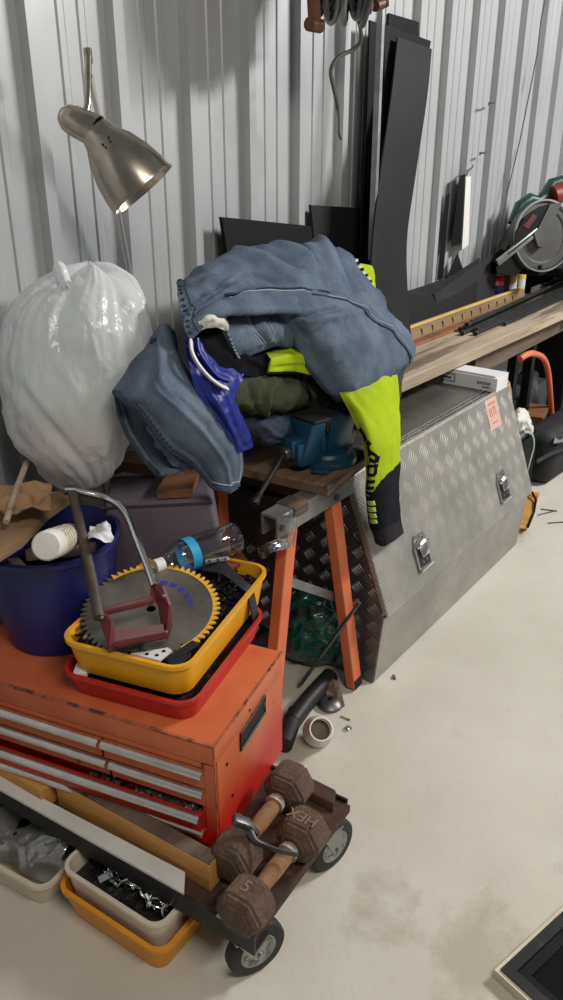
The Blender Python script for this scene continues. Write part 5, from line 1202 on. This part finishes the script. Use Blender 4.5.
b = MB(); b.lathe([(.003, -.001), (.0276, .0)], pc+V((0, 0, .018))+ax*.012, ax, 24, cap=True); b.build('inside', M['bearer'], t)
tag(MB().tube([PZ(292, 722, .03), PZ(306, 703, .03), PZ(330, 676, .03)], .026, 14).build('black_pipe', M['black_steel']), 'dark pipe on the floor behind the white pipe reducer', 'pipe')
tag(MB().tube([PZ(284, 745, .03), PZ(296, 712, .03)], .024, 12).build('black_hose', M['rubber']), 'black hose end on the floor against the tool chest', 'hose')
pj = PZ(330, 706, .0)
t = thing('metal_cover', 'dull round metal cover on the floor by the trestle leg', 'cover', (pj.x, pj.y, 0))
MB().lathe([(.034, .001), (.036, .012), (.026, .022), (.012, .026), (.001, .026)], pj, (0, 0, 1), 28).build('body', M['steel'], t)
MB().lathe([(.007, .0265), (.007, .0275)], pj, (0, 0, 1), 12).build('hole', M['black'], t)
b = MB(); b.prism([PZ(330, 690, .03), PZ(339, 683, .05), PZ(345, 706, .012), PZ(336, 712, .002)], (0, .02, .006)); tag(b.build('wood_scrap', M['bearer'], smooth=False), 'splintered wood scrap beside the round metal cover', 'scrap')
p = PZ(348, 729, .001); tag(MB().lathe([(.009, .0), (.012, .003), (.009, .007), (.006, .007), (.006, .003)], p, (.2, .1, 1), 16).build('clear_cap', clear_plastic('cap_clear', base=.25)), 'small clear plastic cap on the floor beside the reducer', 'cap')
b = MB(); b.bx((1.30, 1.16, .002), (1.52, 1.32, .24), .02); tag(b.build('dark_case', M['black'], smooth=False), 'dark case on the floor behind the orange trestle legs', 'case')
tag(MB().tube([PZ(341, 716, .003), PZ(350, 720, .003)], .0025, 6).build('twig', M['bench']), 'thin pale splinter on the floor near the metal cover', 'splinter')
tag(MB().box(PZ(394, 677, .004), (.018, .008, .006), Matrix.Rotation(.7, 3, 'Z')).build('pebble', M['bearer']), 'small dark chip on the floor before the checker plate toolbox', 'chip')
for k, (x, y) in enumerate(((546, 515), (556, 523), (549, 509))):
    tag(MB().tube([PZ(x-8, y, .003), PZ(x+8, y-4+3*k, .003)], .003, 6).build('twig', M['bearer']), 'thin dark twig on the floor beside the black nylon bag', 'twig', 'twigs on the floor')

# ------------------------------------------------------------------ under the bench at the right
t = thing('hand_trolley', 'orange tubular hand trolley frame standing under the bench', 'hand trolley', (3.5, 1.2, 0))
H_ = [PY(*q) for q in ((520, 359, 1.262), (525, 355.5, 1.256), (529, 354, 1.252), (533, 353.5, 1.25), (543, 358, 1.25), (548, 372, 1.25), (550.5, 400, 1.25), (552.5, 430, 1.25), (553.5, 442, 1.25))]
b = MB(); b.tube([cr(H_, k/36) for k in range(37)], .0145, 12); b.build('handle', M['orange_leg'], t)
b = MB(); b.bx((4.0, 1.22, .001), (4.3, 1.30, .02)); b.build('toe_plate', M['black_steel'], t, smooth=False)
tag(Cloth(gy([[(506, 378, 1.2), (510, 382, 1.22)], [(508, 395, 1.17), (512, 395, 1.19)], [(509, 416, 1.15), (512, 416, 1.17)]]), 6, 16, (), (0, 1)).build('tan_strap', M['cardboard'], None, .004), 'tan strap hanging behind the end of the checker plate toolbox', 'strap')
t = thing('nylon_bag', 'black nylon bag on the floor under the bench', 'bag', (3.75, 1.3, 0))
b = MB(); b.box((3.83, 1.115, .133), (.66, .18, .26), Matrix.Rotation(R(-4), 3, 'Z'), .06, 4); b.build('body', M['bagnylon'], t)
b = MB(); b.tube([PY(536, 462, 1.02), PY(548, 455, 1.02), PY(563, 449, 1.02), PY(585, 442, 1.02)], .008, 8); b.build('piping', M['rubber'], t)
tag(Cloth(gy([[(557, 418, 1.17), (575, 408, 1.17), (600, 400, 1.17)], [(556, 428, 1.12), (575, 420, 1.12), (600, 414, 1.12)], [(553, 444, 1.035), (575, 440, 1.035), (600, 436, 1.035)]]), 24, 20, (), (.01, 12), 4).build('grey_garment', mat('grey_cloth', (130, 130, 132), (112, 112, 114), 12, .9), None, .006), 'grey garment lying on top of the black nylon bag', 'garment')
b = MB(); b.hexa([PZ(513, 530, .002), PZ(527, 530, .002), PZ(540, 494, .002), PZ(524, 494, .002), PZ(513, 528, .028), PZ(527, 528, .028), PZ(539, 492, .028), PZ(524, 492, .028)]); tag(b.build('timber_offcut', M['timber'], smooth=False), 'pale timber offcut on the floor past the checker plate toolbox', 'offcut')
tag(MB().tube([PZ(528, 527, .032), PZ(534, 512, .032), PZ(536, 500, .04), PZ(532, 492, .05)], .005, 8).build('loose_cable', M['black']), 'black cable lying over the floor offcut under the bench', 'cable')
t = thing('carton', 'small green and white carton stacked past the checker plate toolbox', 'carton', (3.07, 1.17, 0))
pcx = PY(524, 434, 1.12); b = MB(); b.bx((pcx.x-.05, 1.12, pcx.z-.025), (pcx.x+.10, 1.26, pcx.z+.025)); b.build('body', M['greenbag'], t, smooth=False)
b = MB(); b.bx((pcx.x-.052, 1.118, pcx.z-.004), (pcx.x+.102, 1.262, pcx.z+.012)); b.build('band', M['white'], t, smooth=False)
b = MB(); b.bx((pcx.x-.06, 1.11, .0), (pcx.x+.15, 1.30, pcx.z-.027)); tag(b.build('black_crate', M['black'], smooth=False), 'black crate under the small green carton', 'crate')
tag(Cloth(gy([[(514, 420, 1.16), (519, 409, 1.15), (526, 412, 1.15), (531, 428, 1.17)], [(514, 426, 1.11), (519, 418, 1.09), (526, 420, 1.09), (532, 431, 1.11)], [(515, 431, 1.115), (520, 430, 1.105), (526, 432, 1.105), (530, 435, 1.12)]]), 24, 20, (), (.012, 24), 6).build('white_bag', M['white'], None, .002), 'crumpled white plastic bag on the small green carton', 'plastic bag')
lp = [PY(x, y, 1.08) for x, y in ((524, 432), (532, 434), (534, 446), (530, 462), (526, 478), (524, 492))]
tag(MB().tube([cr(lp, k/20) for k in range(21)], .006, 8, flat=.4).build('pale_strap', mat('pale_green', (150, 176, 168), None, rough=.6)), 'pale green strap hanging beside the small carton', 'strap')
tag(MB().box(PY(534, 413, 1.3), (.22, .12, .035), Matrix.Rotation(.2, 3, 'Z'), .004).build('brown_block', M['timber_dark'], smooth=False), 'brown block lying behind the white plastic bag under the bench', 'block')
tag(MB().lathe([(.02, -.05), (.13, -.05), (.15, -.02), (.15, .02), (.13, .05), (.02, .05)], PY(530, 397, 1.42), (.3, -.9, .2), 32).build('black_wheel', M['rubber']), 'round black container under the bench before the white carton', 'wheel')  # round black object with a wheel's shape, of unknown use
b = MB(); b.bx((3.52, 1.545, .001), (4.25, 1.588, .66)); tag(b.build('white_carton', M['card'], smooth=False), 'large white carton panel against the wall under the bench', 'carton')
tag(MB().tube([PY(512, 382, 1.35), PY(522, 372, 1.36), PY(532, 365, 1.36), PY(536, 352, 1.36)], .006, 6).build('black_cable', M['black']), 'black cable looping below the bench beside the orange frame', 'cable')

tag(MB().bx((4.45, 1.33, .001), (5.2, 1.54, .62), .01).build('darkening_case', M['black'], smooth=False), 'tall black case added to darken the space under the bench past the orange hand trolley', 'case')  # black box added to make the space beyond the trolley dark
tag(MB().bx((3.70, 1.36, .001), (4.28, 1.53, .30), .01).build('black_crate', M['crate'], smooth=False), 'low dark crate added to darken the space under the bench behind the orange hand trolley', 'crate')  # dark box added so the space behind the trolley reads dark
for x, y, lb in ((509, 400, 'black post under the bench nearest the checker plate toolbox'), (527, 380, 'black post under the bench behind the orange hand trolley')):
    p = PY(x, y, 1.33); tag(MB().bx((p.x-.022, 1.31, .001), (p.x+.022, 1.35, .713)).build('steel_post', M['black'], smooth=False), lb, 'post')
